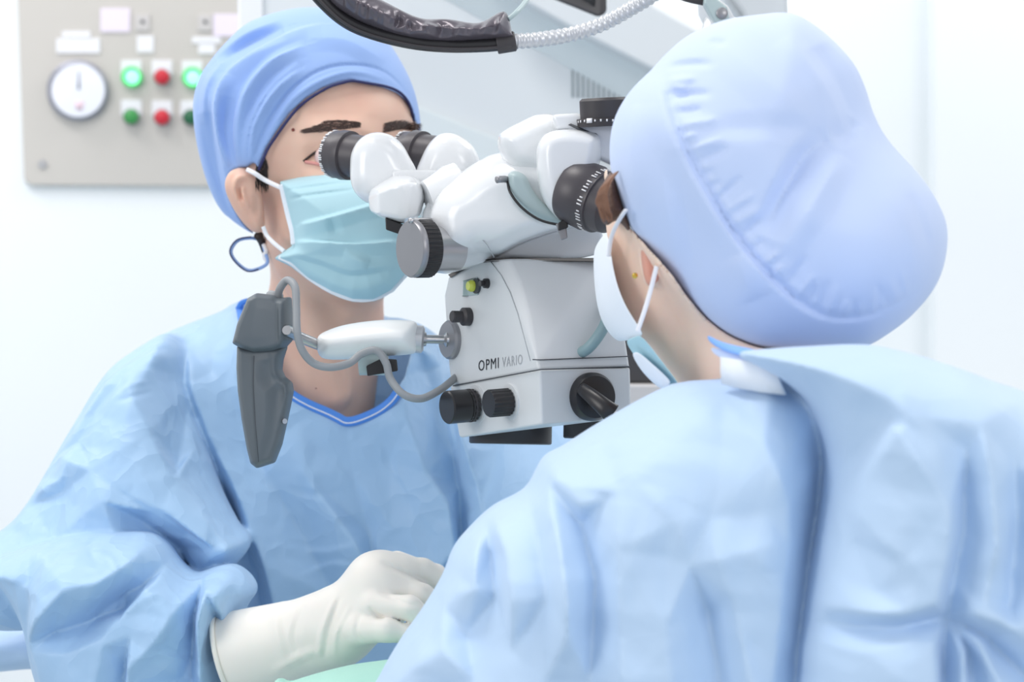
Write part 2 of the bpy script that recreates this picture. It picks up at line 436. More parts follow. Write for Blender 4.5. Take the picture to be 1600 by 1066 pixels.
def box(name, x0, y0, z0, x1, y1, z1, m, parent=None, bev=0):
    bm = bmesh.new(); bmesh.ops.create_cube(bm, size=1)
    for v in bm.verts: v.co = Vector(((x0 + x1) / 2 + v.co.x * (x1 - x0), (y0 + y1) / 2 + v.co.y * (y1 - y0), (z0 + z1) / 2 + v.co.z * (z1 - z0)))
    o = link(name, from_bm(bm), m, parent, smooth=False)
    if bev: bevel(o, bev)
    return o
def cyl(px, py, d, axis): return P(px, py, d), Vector(axis)
def U(px, d): return px * K * d                # length of px photo pixels at depth d

# ================================================================ THE ROOM
WD = 3.6
struct(box('floor', -3.2, -.6, -.05, 3.2, WD + .1, 0, 'floor'))
xc = (1460 - 800) * K * (WD - .06)
struct(box('wall_back', -3.2, WD, 0, xc + .02, WD + .1, 3.2, 'wall'))
struct(box('wall_right', xc, WD - .07, 0, 3.2, WD + .1, 3.2, 'wall'))
# ---- stainless control panel on the back wall
pd = WD - .012
pr = empty('control_panel', P(240, 290, WD), 'brushed steel wall panel with round gauge and rows of red and green buttons', 'control panel')
pl = [(26, -170), (27, 0), (37, 276), (40, 285), (50, 290), (520, 293), (520, -170)]
prism('faceplate', pl, pd, WD + .0, 'steel', pr, .003)
def dz(px, py, r, t, m, name, parent, dd=0, dome=0):
    p = P(px, py, pd - dd); rr = U(r, pd)
    prof = [(0, rr), (t, rr), (t + dome * .6, rr * .8), (t + dome, rr * .3)] if dome else [(0, rr), (t * .8, rr), (t, rr * .9)]
    return lathe(name, p, (0, -1, 0), prof, m, parent, 40)
g_ = dz(123, 142, 47, .016, 'greyrim', 'gauge', pr); 
dz(123, 142, 41, .003, 'gauge', 'gauge_face', g_, .016)
prism('gauge_marking', [(116, 158), (132, 158), (129, 172), (119, 172)], pd - .0195, pd - .019, mat('pink_gauge_mark', (240, 214, 224), .5), g_, 0)
prism('gauge_needle', [(121, 140), (125, 140), (124, 112), (122, 112)], pd - .0198, pd - .0192, 'greyrim', g_, 0)
for x, y, c in ((206, 121, 'lit'), (254, 121, 'red'), (301, 122, 'lit'), (206, 183, 'green'), (254, 184, 'red'), (299, 184, 'darkgreen')):
    prism('label_plate', [(x - 17, y - 27), (x + 15, y - 27), (x + 15, y - 3), (x - 17, y - 3)], pd - .003, pd, 'paper', pr, .0005)
    if c == 'lit':
        b = dz(x + 1, y, 16, .012, 'greenrim', 'button', pr, .003); dz(x + 1, y, 11, .004, 'greenlit', 'button_lens', b, .015, .004)
        b['label'] = 'lit green push button'
    else:
        b = dz(x, y, 13, .008, 'greyrim', 'button_collar', pr, .003); b2 = dz(x, y, 11.5, .01, c, 'button', b, .011, .004)
for x0, y0, x1, y1, c in ((88, 60, 156, 83, 'paper'), (97, 49, 141, 59, 'paper'), (157, 13, 203, 50, 'pink'), (333, 22, 380, 57, 'pink'), (214, 56, 240, 82, 'paper'), (310, 66, 336, 84, 'paper'), (300, 58, 345, 68, 'paper')):
    prism('label_plate', [(x0, y0), (x1, y0), (x1, y1), (x0, y1)], pd - .003, pd, c, pr, .0005)
for x0 in (211, 309):
    s_ = prism('socket', [(x0, 22), (x0 + 23, 22), (x0 + 23, 48), (x0, 48)], pd - .004, pd, 'beige', pr, .001)
    dz(x0 + 12, 34, 3, .002, 'seam', 'socket_hole', s_, .004)
dz(67, 257, 7, .003, 'metal', 'screw', pr)
# ---- pale equipment stand behind the microscope
st = empty('equipment_stand', P(760, 1600, 2.95), 'large pale grey equipment housing with diagonal step and vent slots behind the microscope', 'medical equipment')
D0 = 2.88
prism('main_cover', [(368, -160), (700, -160), (640, -40), (780, 35), (880, 95), (1000, 158), (1160, 245), (1160, 330), (376, 330)], D0, D0 + .22, 'machine', st, .006)
prism('side_rail', [(368, -160), (410, -160), (411, 60), (413, 330), (376, 330)], D0 - .008, D0 + .2, 'enamel', st, .004)
# sloped step under the upper cover
def ramp(name, a, b, d0, d1, m):
    V = [P(*p, d0) for p in a] + [P(*p, d1) for p in b]
    V += [Vector((v.x, D0 + .2, v.z)) for v in V]
    return hull(name, V, m, st, .001, 2)
ramp('bevelled_step', [(760, -25), (1160, 180)], [(630, -38), (1160, 257)], D0 - .03, D0 - .001, 'machine2')
ramp('recessed_step', [(800, -25), (1160, 160)], [(760, -25), (1160, 192)], D0 - .06, D0 - .035, 'machine3')
prism('upper_cover', [(790, -160), (900, -160), (1022, 8), (1120, 62), (1160, 180), (1010, 104), (885, 40), (800, -8)], D0 - .07, D0 + .2, 'machine', st, .005)
prism('lower_cover', [(560, 125), (652, 165), (775, 215), (900, 270), (900, 328), (560, 328)], D0 - .012, D0 + .1, 'machine2', st, .003)
for i in range(13):
    x = 893 + i * 8.1; y = 97 + i * 3.6
    prism('vent_slot', [(x, y), (x + 3, y + 1.4), (x + 3.4, 152 + i * .6), (x + .4, 152 + i * .6)], D0 - .0012, D0 + .004, 'slot', st, 0)
prism('stand_column', [(450, 325), (585, 325), (585, 1600), (450, 1600)], D0 + .03, D0 + .2, 'machine', st, .01)
prism('stand_column_foot', [(380, 1560), (1100, 1560), (1100, 1640), (380, 1640)], D0 - .1, D0 + .3, 'machine2', st, .01)
# ---- dark screen corner at the top
mo = empty('monitor', P(900, -60, 2.55), 'corner of a dark monitor housing hanging above the silver ribbed hose', 'monitor')
hull('housing', [P(780, -120, 2.5), P(946, -120, 2.45), P(780, -35, 2.5), P(862, -8, 2.49), P(935, 27, 2.45), P(948, 20, 2.45), P(946, -120, 2.53), P(780, -120, 2.56), P(935, 24, 2.53), P(780, -35, 2.56)], 'dark', mo, .003)
prism('bezel', [(866, -30), (934, -30), (934, 14)], 2.452, 2.458, 'dark', mo, 0)
# ================================================================ HOSES
hb = empty('wrapped_cable', P(650, 60, 1.98), 'thick black cable wrapped in crinkled plastic hanging across the top', 'cable')
hd = 2.0
path = [(470, -40), (505, 2), (540, 32), (580, 50), (640, 65), (700, 71), (760, 70), (800, 66)]
tube('cable_sheath', [P(x, y, hd) for x, y in path], U(11.5, hd), 'black', hb, 20, n=10)
tube('cable_rib', [P(x + 1, y + 5, hd - .006) for x, y in path], U(3.0, hd), 'blackmatt', hb, 8, n=10)
gw = Grid(500, -40, 815, 85, hd - .045, hd + .035, .0012)
wrp = [(515, -30), (560, -18), (600, 2), (655, 28), (700, 30), (748, 36), (788, 18), (800, 50), (802, 60), (760, 63), (700, 66), (640, 60), (585, 44), (545, 25), (515, 0)]
fo = []
for x, y in ((540, 0), (560, 12), (578, 18), (598, 28), (622, 26), (640, 42), (668, 40), (690, 44), (712, 50), (735, 48), (758, 42), (780, 40)):
    fo.append(([(x - R_.uniform(5, 12), y + 22), (x, y + 6), (x + R_.uniform(-2, 12), y - 16)], R_.choice((-11, 11, 8)), R_.uniform(3, 6), R_.uniform(6, 12)))
for x, y in ((570, 25), (610, 40), (655, 48), (680, 38), (725, 56), (765, 52)):
    fo.append(([(x - 18, y - 3), (x, y + R_.uniform(-5, 5)), (x + 20, y + 3)], R_.uniform(4, 8), 3, 6))
gw.mesh('plastic_wrap', gw.inflate(wrp, hd, .02, .016, gw.folds(hd - .02, fo)), 'wrap', hb)
lathe('cable_collar', P(776, 69, hd), P(806, 64, hd) - P(776, 69, hd), [(0, U(15, hd)), (.001, U(16, hd)), (U(28, hd), U(16, hd)), (U(30, hd), U(14, hd))], 'blackmatt', hb, 32)
hp = catmull([P(x, y, d) for x, y, d in ((798, 65, 2.0), (840, 62, 2.01), (890, 54, 2.03), (940, 38, 2.03), (985, 14, 2.02), (1025, -12, 2.01), (1060, -50, 2.0))], 40)
rh = tube_geo(hp, 1, 8)[0]
hs = tube('ribbed_hose', hp, (lambda t: U(12.6, 2.0) - .00055 * (1 + math.cos(2 * math.pi * t * 30))), 'chrome', None, 20, n=1, spline=False)
tag(hs, 'silver ribbed flexible metal hose curving up from the black wrapped cable', 'hose')
wt = tube('thin_tube', [P(794, 30, 1.995), P(806, 20, 2.0), P(820, 4, 2.02), P(835, -20, 2.05)], U(4, 2), 'cable', None, 10); 
wt.data.materials[0] = M['enamel_teal']; tag(wt, 'thin pale tube rising from the end of the black plastic wrap', 'tube')

exec_marker = 0
# ================================================================ MICROSCOPE
ms = empty('surgical_microscope', P(820, 690, 1.98), 'white surgical microscope with two binocular heads and black knobs between the two people', 'microscope')
def planar(xa, da, xb, db):                          # depth along the sight line at px on the vertical plane through two points
    A, B = (xa - 800) * K * da, (xb - 800) * K * db
    def f(px):
        k = (px - 800) * K; t = (k * da - A) / ((B - A) - k * (db - da)); return da + t * (db - da)
    return f
dl = planar(706, 2.025, 845, 1.90)                   # left face
drt = planar(845, 1.90, 984, 1.94)
NL = Vector((-.873, -.487, 0)); NR = Vector((.25, -.968, 0)).normalized()
# upper part of lower housing
lo = [(706, 604), (702, 570), (697, 500), (695, 462), (700, 436), (710, 423), (728, 412), (748, 406), (768, 405)]
cv = [(768, 405), (783, 425), (797, 452), (809, 485), (819, 522), (829, 563), (831, 579)]
pts = [P(x, y, dl(x)) for x, y in lo + cv]
pts += [P(838, 562, 1.905), P(842, 578, 1.902)]
rt = [(795, 405, 1.955), (812, 440, 1.94), (828, 500, 1.92), (835, 540, 1.912), (936, 403, 1.96), (960, 470, 1.95), (975, 520, 1.945), (983, 573, 1.94)]
pts += [P(*p) for p in rt]
pts += [Vector((P(x, y, 2.0).x, 2.10, P(x, y, 2.0).z)) for x, y in ((705, 604), (698, 462), (720, 415), (940, 405), (985, 575))]
hull('optics_housing', pts, 'enamel_grey', ms, .0025, 4, 25)
# lower block
b = [P(706, 606, dl(706)), P(718, 683, dl(718)), P(722, 684, dl(722)), P(843, 578, 1.9), P(846, 664, 1.9), P(984, 575, 1.94), P(986, 652, 1.945), P(704, 604, dl(704))]
b += [Vector((p.x, 2.11, p.z)) for p in (P(706, 604, 2.03), P(718, 683, 2.03), P(984, 575, 1.99), P(986, 655, 1.99))]
hull('base_housing', b, 'enamel_grey', ms, .002, 3, 25)
def seamline(name, pts3, r, m, parent=ms): return tube(name, [P(*p) for p in pts3], r, m, parent, 6, n=3, spline=False)
eps = .0006
seamline('housing_seam', [(708, 603, dl(708) - eps), (842, 578, 1.9 - eps), (846, 577.5, 1.9 - eps), (984, 573, 1.94 - eps)], .0005, 'seam')
seamline('housing_seam', [(832, 562, 1.904), (845, 562.5, 1.9045), (983, 557, 1.94 - eps)], .0005, 'seam')
seamline('housing_seam', [(766, 408, dl(766) - eps), (783, 430, dl(783) - eps), (797, 457, dl(797) - eps), (809, 490, dl(809) - eps), (819, 527, dl(819) - eps), (829, 564, dl(829) - eps)], .0004, 'greyseam')
# lettering on the left face
def letters(txt, x0, y0, x1, y1, hpx, m, bold, name, depth, parent=ms):
    cu = bpy.data.curves.new('t', 'FONT'); cu.body = txt; cu.extrude = .03; cu.offset = bold; cu.resolution_u = 3; cu.space_character = 1.18
    if txt != txt.strip(): pass
    to = bpy.data.objects.new('t', cu); COL.objects.link(to)
    bpy.context.view_layer.update(); me = bpy.data.meshes.new_from_object(to.evaluated_get(bpy.context.evaluated_depsgraph_get()))
    bpy.data.objects.remove(to)
    xs = [v.co.x for v in me.vertices]; ys = [v.co.y for v in me.vertices]; a, b_ = min(xs), max(xs); c, d = 0, max(ys)
    for v in me.vertices:
        u = (v.co.x - a) / (b_ - a); t = v.co.y / d; px = x0 + (x1 - x0) * u; py = y0 + (y1 - y0) * u - hpx * t
        v.co = P(px, py, depth(px) - .0004 - (v.co.z + .03) * .01)
    return link(name, me, m, parent, smooth=False)
letters('OPMI', 747.5, 580, 779, 575, 16.5, 'black', .0, 'lettering', dl)
letters('VARIO', 784.5, 574, 816, 569, 15.5, 'greyseam', -.004, 'lettering', dl)
# knobs on the left face
def knob(name, cx, cy, length, r, m, ax=NL, d=None, ribs=18, prof=None, parent=ms):
    d = d or dl(cx); p = P(cx, cy, d)
    L, rr = U(length, d) / .873, U(r, d)
    pf = prof(L, rr) if prof else [(0, rr * .7), (L * .1, rr * .7), (L * .1, rr), (L * .93, rr), (L, rr * .93)]
    return lathe(name, p, ax, pf, m, parent, 72, ribs, rr * .07, (2, 3))
kn = Vector((-.86, -.5, -.06))
k1 = knob('zoom_knob', 744, 633, 46, 26, 'black', kn, prof=lambda L, r: [(-.004, r * .7), (L * .08, r * .7), (L * .10, r), (L * .12, r), (L * .34, r), (L * .36, r * .82), (L * .36, r), (L * .96, r), (L, r * .93)])
for i in range(7):
    a = i / 7 * 1.9 + 2.0
lathe('knob_marking_ring', P(744, 633, dl(744)) + kn.normalized() * U(46, 2) / .873 * .20, kn, [(0, U(26.2, 2)), (.0016, U(26.2, 2))], 'blackmatt', k1, 48)
k2 = knob('focus_knob', 797, 628, 34, 22, 'black', kn)
lathe('knob_recess', P(797, 628, dl(797)), kn, [(-.003, U(29, 1.95)), (.0012, U(28, 1.95))], 'enamel_grey', ms, 48)
lathe('knob_recess', P(744, 633, dl(744)), kn, [(-.003, U(32, 1.98)), (.0012, U(31, 1.98))], 'enamel_grey', ms, 48)
knob('side_knob', 733, 495, 27, 13, 'blackmatt', ribs=0, prof=lambda L, r: [(0, r * 1.1), (L * .35, r * 1.1), (L * .45, r * .7), (L * .95, r * .72), (L, r * .6)])
prism('switch_plate', [(724, 439), (746, 433), (747, 461), (723, 463)], lambda x, y: dl(x) - .002, lambda x, y: 2.0, 'enamel_teal', ms, .0006)
knob('filter_switch', 742, 447, 11, 11, 'yellow', ribs=0, prof=lambda L, r: [(0, r * .8), (L * .6, r * .85), (L, r * .6)])
lathe('filter_switch_collar', P(746, 447, dl(746)), NL, [(-.001, U(12, 2)), (.002, U(12, 2))], 'seam', ms, 32)
knob('small_knob', 762, 443, 11, 8, 'black', ribs=0, prof=lambda L, r: [(-.001, r), (L * .5, r * .95), (L * .6, r * .55), (L * 1.1, r * .6)])
# arm socket disc and grip
lathe('mount_disc', P(706, 531, dl(706)), NL, [(-.004, U(31, 2)), (.003, U(31, 2)), (.005, U(28, 2))], 'dmetal', ms, 48)
ga = P(655, 530, 2.02) - P(706, 531, dl(706))
lathe('mount_stub', P(706, 531, dl(706)) + ga.normalized() * .001, ga, [(0, U(12, 2)), (.004, U(12, 2)), (.006, U(7, 2)), (ga.length * .75, U(7, 2)), (ga.length * .76, U(11, 2)), (ga.length, U(13, 2))], 'metal', ms, 40)
lathe('grip_collar', P(640, 529, 2.02), P(664, 531, 2.02) - P(640, 529, 2.02), [(0, U(22, 2)), (U(20, 2), U(22, 2)), (U(23, 2), U(17, 2)), (U(23, 2), U(12, 2))], 'chrome', ms, 40)
gr = [(495, 538), (497, 526), (506, 519), (530, 510), (560, 504), (600, 500), (640, 501), (652, 506), (655, 530), (653, 548), (640, 554), (600, 557), (560, 561), (515, 562), (499, 556)]
gg = Grid(480, 485, 670, 580, 1.965, 2.07, .001)
GF = gg.inflate(gr, 2.02, .026, .026, blur=12)
GF = smax(GF, -gg.capsule(P(585, 566, 1.985), P(585, 566, 2.03), U(22, 2.0), U(22, 2.0)), .001)
gg.mesh('grip_sleeve', GF, 'grip', ms)
lathe('grip_inner_roll', P(560, 566, 2.02), (1, 0, 0), [(0, .006), (.001, .011), (.024, .011), (.025, .006)], 'enamel_teal', ms, 24)
hull('grip_clamp', [P(*p) for p in ((572, 572, 2.0), (574, 588, 2.0), (600, 578, 2.0), (622, 580, 2.0), (620, 562, 2.0), (596, 560, 2.0), (575, 585, 2.03), (620, 565, 2.03), (596, 560, 2.03), (574, 572, 2.03))], 'black', ms, .001)
# rod to the grey pistol handle
tube('handle_rod', [P(500, 540, 2.02), P(475, 530, 2.01), P(450, 519, 2.0)], U(8.5, 2), 'metal', ms, 20, n=3)
hh = link.__call__ if False else None
def hd_(x, y): return 1.985 + (x - 410) * .00012
hbk = [(388, 466), (402, 458), (428, 461), (436, 466), (455, 464), (457, 500), (457, 532), (447, 543), (425, 550), (400, 552), (380, 546), (364, 537), (372, 505)]
HB = slab('handle_block', hbk, hd_, .024, .005, 'handle', ms, smooth=False, disp=[([(436, 455), (437, 555)], 7, 30, 3), ([(400, 455), (392, 550)], 2.0, 20, 30)])
hbl = [(371, 540), (370, 575), (372, 610), (378, 655), (386, 700), (392, 724), (402, 732), (430, 723), (441, 695), (450, 655), (459, 612), (457, 598), (446, 589), (441, 578), (443, 562), (450, 540)]
hl = slab('handle_blade', hbl, lambda x, y: 1.992 + (x - 410) * .00012, .019, .006, 'handle', ms, smooth=False, disp=[([(398, 545), (398, 640), (402, 735)], 3.5, 22, 30), ([(420, 560), (424, 588), (438, 600), (440, 660), (424, 728)], -4.5, 2.5, 14)])
seamline('handle_seam', [(397, 556, 1.9675), (396, 600, 1.967), (399, 660, 1.967), (404, 722, 1.968)], .00035, 'seam')
lathe('handle_screw', P(440, 658, 1.985), (.5, -.87, 0), [(0, .0022), (.0065, .0022), (.0065, .0014)], 'metal', ms, 20)
lathe('handle_screw', P(437, 514, 1.972), (.3, -.95, 0), [(0, .0027), (.0015, .0027)], 'black', ms, 20)
lathe('rod_tip', P(462, 522, 1.99), P(450, 517, 1.965) - P(462, 522, 1.99), [(0, U(8.5, 2)), (.028, U(8.5, 2)), (.03, U(7, 2))], 'metal', ms, 24)
lathe('cable_socket', P(428, 470, 1.99), (0.15, 0, 1), [(0, U(16, 2)), (.006, U(13, 2)), (.008, U(9, 2))], 'cable', ms, 24)
cb = tube('handle_cable', [P(*p) for p in ((434, 472, 1.985), (437, 452, 1.98), (449, 438, 1.975), (461, 449, 1.965), (463, 480, 1.96), (464, 515, 1.955), (471, 545, 1.958), (489, 567, 1.965), (515, 574, 1.97), (545, 568, 1.98), (565, 553, 1.985), (588, 548, 1.985), (603, 567, 1.985), (610, 592, 1.985), (630, 616, 1.98), (658, 623, 1.985), (688, 609, 2.0), (712, 590, 2.022))], U(6.2, 1.97), 'cable', ms, 16, n=8)
# lens rings underneath
def vc(name, x0, x1, y0, y1, d, m):
    r = (x1 - x0) / 2 * K * d
    return lathe(name, P((x0 + x1) / 2, y1, d), (.02, .05, 1), [(0, r * .9), (0.0, r * .97), (.001, r), (U(y1 - y0, d), r)], m, ms, 64)
vc('objective_lens_ring', 733, 862, 662, 694, 2.065, 'blackmatt')
vc('objective_lens_ring', 880, 1000, 655, 686, 2.03, 'blackmatt')
# round selector on right face
kr = lathe('selector_dial', P(922, 620, drt(922) + .001), (.36, -.93, 0), [(0, U(38, 1.92)), (.006, U(38, 1.92)), (.0115, U(33, 1.92)), (.013, U(18, 1.92))], 'black', ms, 64)
tube('selector_lever', [P(908, 607, 1.905), P(925, 620, 1.893), P(945, 637, 1.885), P(956, 646, 1.885)], lambda t: U(13, 1.9) * (.75 + .5 * t), 'black', kr, 20, n=4, flat=.6)
lathe('selector_pin', P(948, 645, 1.895), (.7, -.2, -.3), [(0, .004), (.01, .0035), (.011, .001)], 'metal', kr, 24)
# teal hose on right face
tube('coolant_hose', [P(903, 553, 1.93), P(918, 545, 1.918), P(935, 525, 1.915), P(948, 500, 1.92), P(952, 470, 1.94), P(950, 430, 1.98)], U(9, 1.93), mat('grey_teal_hose', (138, 166, 172), .4), ms, 16)
lathe('hose_inlet', P(899, 556, 1.938), (.6, -.7, .3), [(0, U(10, 1.93)), (.003, U(10, 1.93))], 'seam', ms, 24)
# ---- upper head
up_ = [(660, 345), (664, 325), (676, 303), (692, 288), (712, 277), (730, 263), (752, 250), (778, 240), (850, 236), (925, 270), (938, 330), (938, 400), (770, 402), (752, 405), (735, 411), (718, 420), (690, 424), (668, 400)]
def ud(x, y): return 2.0 - (x - 660) * .00016
gu = Grid(640, 215, 960, 440, 1.88, 2.10, .0012)
UF = gu.inflate(up_, ud, .052, .030, smooth=True, blur=2, disp=gu.folds(1.94, [([(938, 352), (880, 356), (830, 372), (800, 386), (776, 402)], -7, 30, 14), ([(800, 285), (812, 318), (845, 343), (885, 352)], -4, 2, 5)]))
arm = gu.capsule(P(676, 388, 1.975), P(790, 380, 2.0), U(38, 1.97), U(44, 2.0))
UF = smin(UF, arm, .008)
# clip flush with the seam below
UF = np.maximum(UF, ((CAMZ - (404 - 533) * K * 1.96) - .0005 - gu.Z) + 0 * UF - np.clip((P(770, 0, 1.96).x - gu.X) * .30, 0, .03))
sk_ = gu.dist([(772, 412), (780, 400), (800, 386), (830, 373), (880, 358), (950, 350), (980, 420), (772, 425)], 1.955, True)[:, None, :]
UF = smax(UF, np.minimum(sk_ + 0 * UF, 1.972 - gu.Y), .004)
rg = gu.dist([(640, 365), (652, 325), (668, 296), (690, 276), (714, 262), (706, 282), (688, 300), (674, 325), (668, 350)], 1.97, True)[:, None, :]
UF = smax(UF, np.minimum(rg + 0 * UF, 1.985 - gu.Y), .003)
gu.mesh('binocular_body', UF, 'enamel', ms)
slab('ring_segment', [(793, 280), (797, 300), (815, 324), (842, 343), (876, 353), (888, 346), (872, 334), (850, 318), (832, 296), (822, 276), (808, 268), (796, 270)], 1.915, .012, .006, 'enamel_teal', ms, .0009)
prism('gap_strip', [(700, 429), (735, 412), (752, 407), (770, 404), (935, 403), (935, 409), (770, 408), (740, 413), (704, 434)], lambda x, y: dl(min(x, 800)) - .004 if x < 790 else 1.948, 2.08, 'black', ms, .0003)  # black strip drawn in for the dark gap between head and housing
seamline('body_seam', [(700, 346, 1.948), (722, 350, 1.9455), (745, 364, 1.943), (762, 384, 1.942), (772, 402, 1.944)], .0004, 'greyseam')
# big left focus knob
ka = Vector((-.85, -.53, -.03)).normalized()
fk = P(706, 388, 1.962)
lathe('knob_barrel', fk - ka * .004, ka, [(0, U(36, 1.96)), (.026, U(36, 1.96)), (.026, U(33, 1.96))], 'metal', ms, 64)
bigk = lathe('drive_knob', fk + ka * .021, ka, [(0, U(44, 1.94)), (.001, U(46, 1.94)), (.013, U(46, 1.94)), (.0135, U(45, 1.94))], 'black', ms, 144, 36, .0009, (1, 2))
lathe('drive_knob_cap', fk + ka * .0345, ka, [(0, U(45, 1.94)), (.003, U(45.5, 1.94)), (.005, U(43, 1.94)), (.0052, U(10, 1.94))], 'dmetal', bigk, 64)
tube('release_pin', [P(640, 345, 1.935), P(656, 344, 1.945), P(672, 344, 1.96)], U(4, 1.95), 'metal', ms, 14, n=2)
# left binocular head
def sl(name, pix, d, T, R, m='enamel', pw=2.0, disp=None, smooth=True): return slab(name, pix, d, T, R, m, ms, .001, smooth, pw, disp)
bh = sl('eyepiece_prism', [(547, 262), (549, 240), (559, 221), (574, 210), (592, 207), (612, 212), (628, 225), (640, 245), (651, 270), (640, 290), (610, 310), (588, 320), (568, 314), (554, 300), (548, 284)], lambda x, y: 2.035, .022, .020)
bh = sl('eyepiece_prism', [(650, 272), (657, 250), (668, 228), (682, 213), (698, 208), (718, 212), (735, 224), (746, 240), (752, 262), (745, 285), (700, 295), (660, 290)], lambda x, y: 2.06, .022, .018)
prism('prism_bridge', [(612, 266), (640, 265), (728, 266), (715, 280), (690, 300), (640, 300), (612, 285)], 2.012, 2.07, 'enamel', ms, .003)
lathe('bridge_neck', P(668, 312, 1.985), (1, .25, .35), [(0, U(30, 1.98)), (.02, U(42, 1.98)), (.03, U(42, 1.98))], 'enamel', ms, 48)
hf = [P(*p) for p in ((577, 296, 2.02), (592, 283, 2.025), (612, 270, 2.03), (638, 270, 2.03), (657, 280, 2.02), (667, 303, 2.0), (657, 338, 1.995), (628, 351, 2.0), (596, 341, 2.01), (577, 330, 2.02), (575, 312, 2.015),
                      (592, 299, 1.985), (614, 290, 1.972), (636, 285, 1.968), (654, 287, 1.972), (592, 336, 1.99), (628, 342, 1.975), (648, 338, 1.975), (660, 306, 1.98),
                      (600, 290, 2.06), (650, 290, 2.06), (650, 335, 2.06), (600, 330, 2.06))]
hull('tube_housing', hf, 'enamel', ms, .004, 4, 12)
hull('tube_latch', [P(*p) for p in ((602, 340, 1.99), (633, 352, 1.99), (632, 369, 1.99), (603, 359, 1.99), (602, 340, 2.03), (633, 352, 2.03), (632, 369, 2.03), (603, 359, 2.03))], 'black', ms, .001)
def eyepiece(name, c, ax, prof, marks, m='eyecup', tick0=0, tick1=1, n=14):
    o = lathe(name, c, ax, prof, m, ms, 72)
    ax = Vector(ax).normalized(); u = ax.orthogonal().normalized(); v = ax.cross(u); bm = bmesh.new()
    s, r, hgt, wdt = marks
    for i in range(int(n * 2 * math.pi / 1)):
        a = i / n; 
        if not (tick0 <= a <= tick1) or i % 9 in (3, 7): continue
        e = u * math.cos(a) + v * math.sin(a); t = -u * math.sin(a) + v * math.cos(a)
        hh = hgt * (1.0 if i % 4 else 1.6) * (1 if i % 2 else .6)
        q = [c + ax * (s + sx * hh / 2) + e * (r + .0003) + t * (sy * wdt / 2) for sx, sy in ((-1, -1), (1, -1), (1, 1), (-1, 1))]
        bm.faces.new([bm.verts.new(p) for p in q])
    k = link('scale_marking', from_bm(bm), 'whitemark', o)
    md = k.modifiers.new('s', 'SOLIDIFY'); md.thickness = .0004
    return o
r0 = U(38, 2.08)
e1 = P(574, 246, 2.05); a1 = Vector((-.80, .55, .12)); a1n = a1.normalized()
eyepiece('eyepiece', e1, a1, [(0, r0 * .86), (.018, r0 * .88), (.0185, r0 * 1.0), (.026, r0 * 1.02), (.028, r0 * .97), (.033, r0 * .98), (.038, r0 * .9), (.041, r0 * .7)], (.0355, r0 * .95, .0035, .0011), n=11, tick1=6.3)
e2 = P(690, 246, 2.075)
eyepiece('eyepiece', e2, a1, [(0, r0 * .86), (.020, r0 * .88), (.0205, r0 * 1.0), (.029, r0 * 1.02), (.032, r0 * .96), (.042, r0 * .9), (.046, r0 * .7)], (.040, r0 * .93, .003, .0010), n=11, tick1=6.3)
# right binocular head for the assistant
sl('assistant_prism', [(778, 228), (779, 213), (790, 203), (815, 190), (838, 180), (862, 179), (880, 190), (895, 215), (870, 260), (846, 282), (822, 276), (798, 266), (786, 250)], 1.95, .03, .016)
sl('assistant_tube_housing', [(838, 250), (840, 228), (850, 212), (868, 204), (900, 203), (935, 212), (940, 240), (930, 275), (912, 300), (892, 332), (880, 345), (868, 338), (852, 318), (842, 290)], lambda x, y: 1.90, .024, .012)
prism('assistant_bracket', [(862, 178), (900, 176), (960, 186), (985, 215), (985, 265), (955, 258), (928, 245), (921, 222), (921, 212), (888, 202), (868, 203)], 1.895, 1.955, 'enamel', ms, .004)
prism('bracket_slot', [(888, 195), (892, 193), (922, 206), (921, 211)], 1.893, 1.90, 'seam', ms, 0)
lathe('bracket_screw_hole', P(929, 213, 1.8955), (0, -1, 0), [(0, U(5, 1.9)), (.001, U(5, 1.9))], 'black', ms, 20)
kd = 1.898
tk = lathe('top_knob', P(945, 197, kd), (-.05, -.1, 1), [(0, U(43, kd)), (U(12, kd), U(44, kd)), (U(13, kd), U(38, kd)), (U(40, kd), U(38, kd)), (U(44, kd), U(34, kd)), (U(44.5, kd), U(5, kd))], 'blackmatt', ms, 72)
bm = bmesh.new()
for i in range(12):
    a = math.radians(200 + i * 12); e = Vector((math.cos(a), math.sin(a), 0)); t = Vector((-e.y, e.x, 0)); c = P(945, 192, kd) + e * (U(44.3, kd) + .0003); wd = .0012 if i not in (3, 9) else .005
    bm.faces.new([bm.verts.new(c + t * sx * wd / 2 + Vector((0, 0, sz * .0009 * (2 if wd > .004 else 1)))) for sx, sz in ((-1, -1), (1, -1), (1, 1), (-1, 1))])
k = link('scale_marking', from_bm(bm), 'whitemark', tk); k.modifiers.new('s', 'SOLIDIFY').thickness = .0004
ea = Vector((.62, -.42, -.30)); ec = P(893, 296, 1.895)
r2 = U(55, 1.86)
eyepiece('eyepiece', ec, ea, [(0, r2 * .9), (.004, r2 * .96), (.020, r2 * .98), (.022, r2 * .93), (.030, r2 * .92), (.0305, r2 * .86), (.040, r2 * .8), (.044, r2 * .6)], (.0262, r2 * .93, .0045, .0010), n=9, tick1=6.3)
tube('gap_ring', [P(*p) for p in ((793, 280, 1.912), (797, 300, 1.906), (815, 324, 1.902), (842, 343, 1.897), (872, 351, 1.893), (884, 349, 1.892))], .0011, 'black', ms, 8)
tube('clamp_pin', [P(776, 281, 1.905), P(788, 280, 1.91), P(800, 283, 1.925)], U(5.5, 1.92), 'dmetal', ms, 14, n=2)
th = hull('thumb_screw', [P(*p) for p in ((868, 350, 1.885), (884, 346, 1.885), (887, 372, 1.885), (877, 376, 1.885), (868, 350, 1.9), (884, 346, 1.9), (887, 372, 1.9), (877, 376, 1.9))], 'dmetal', ms, .001)
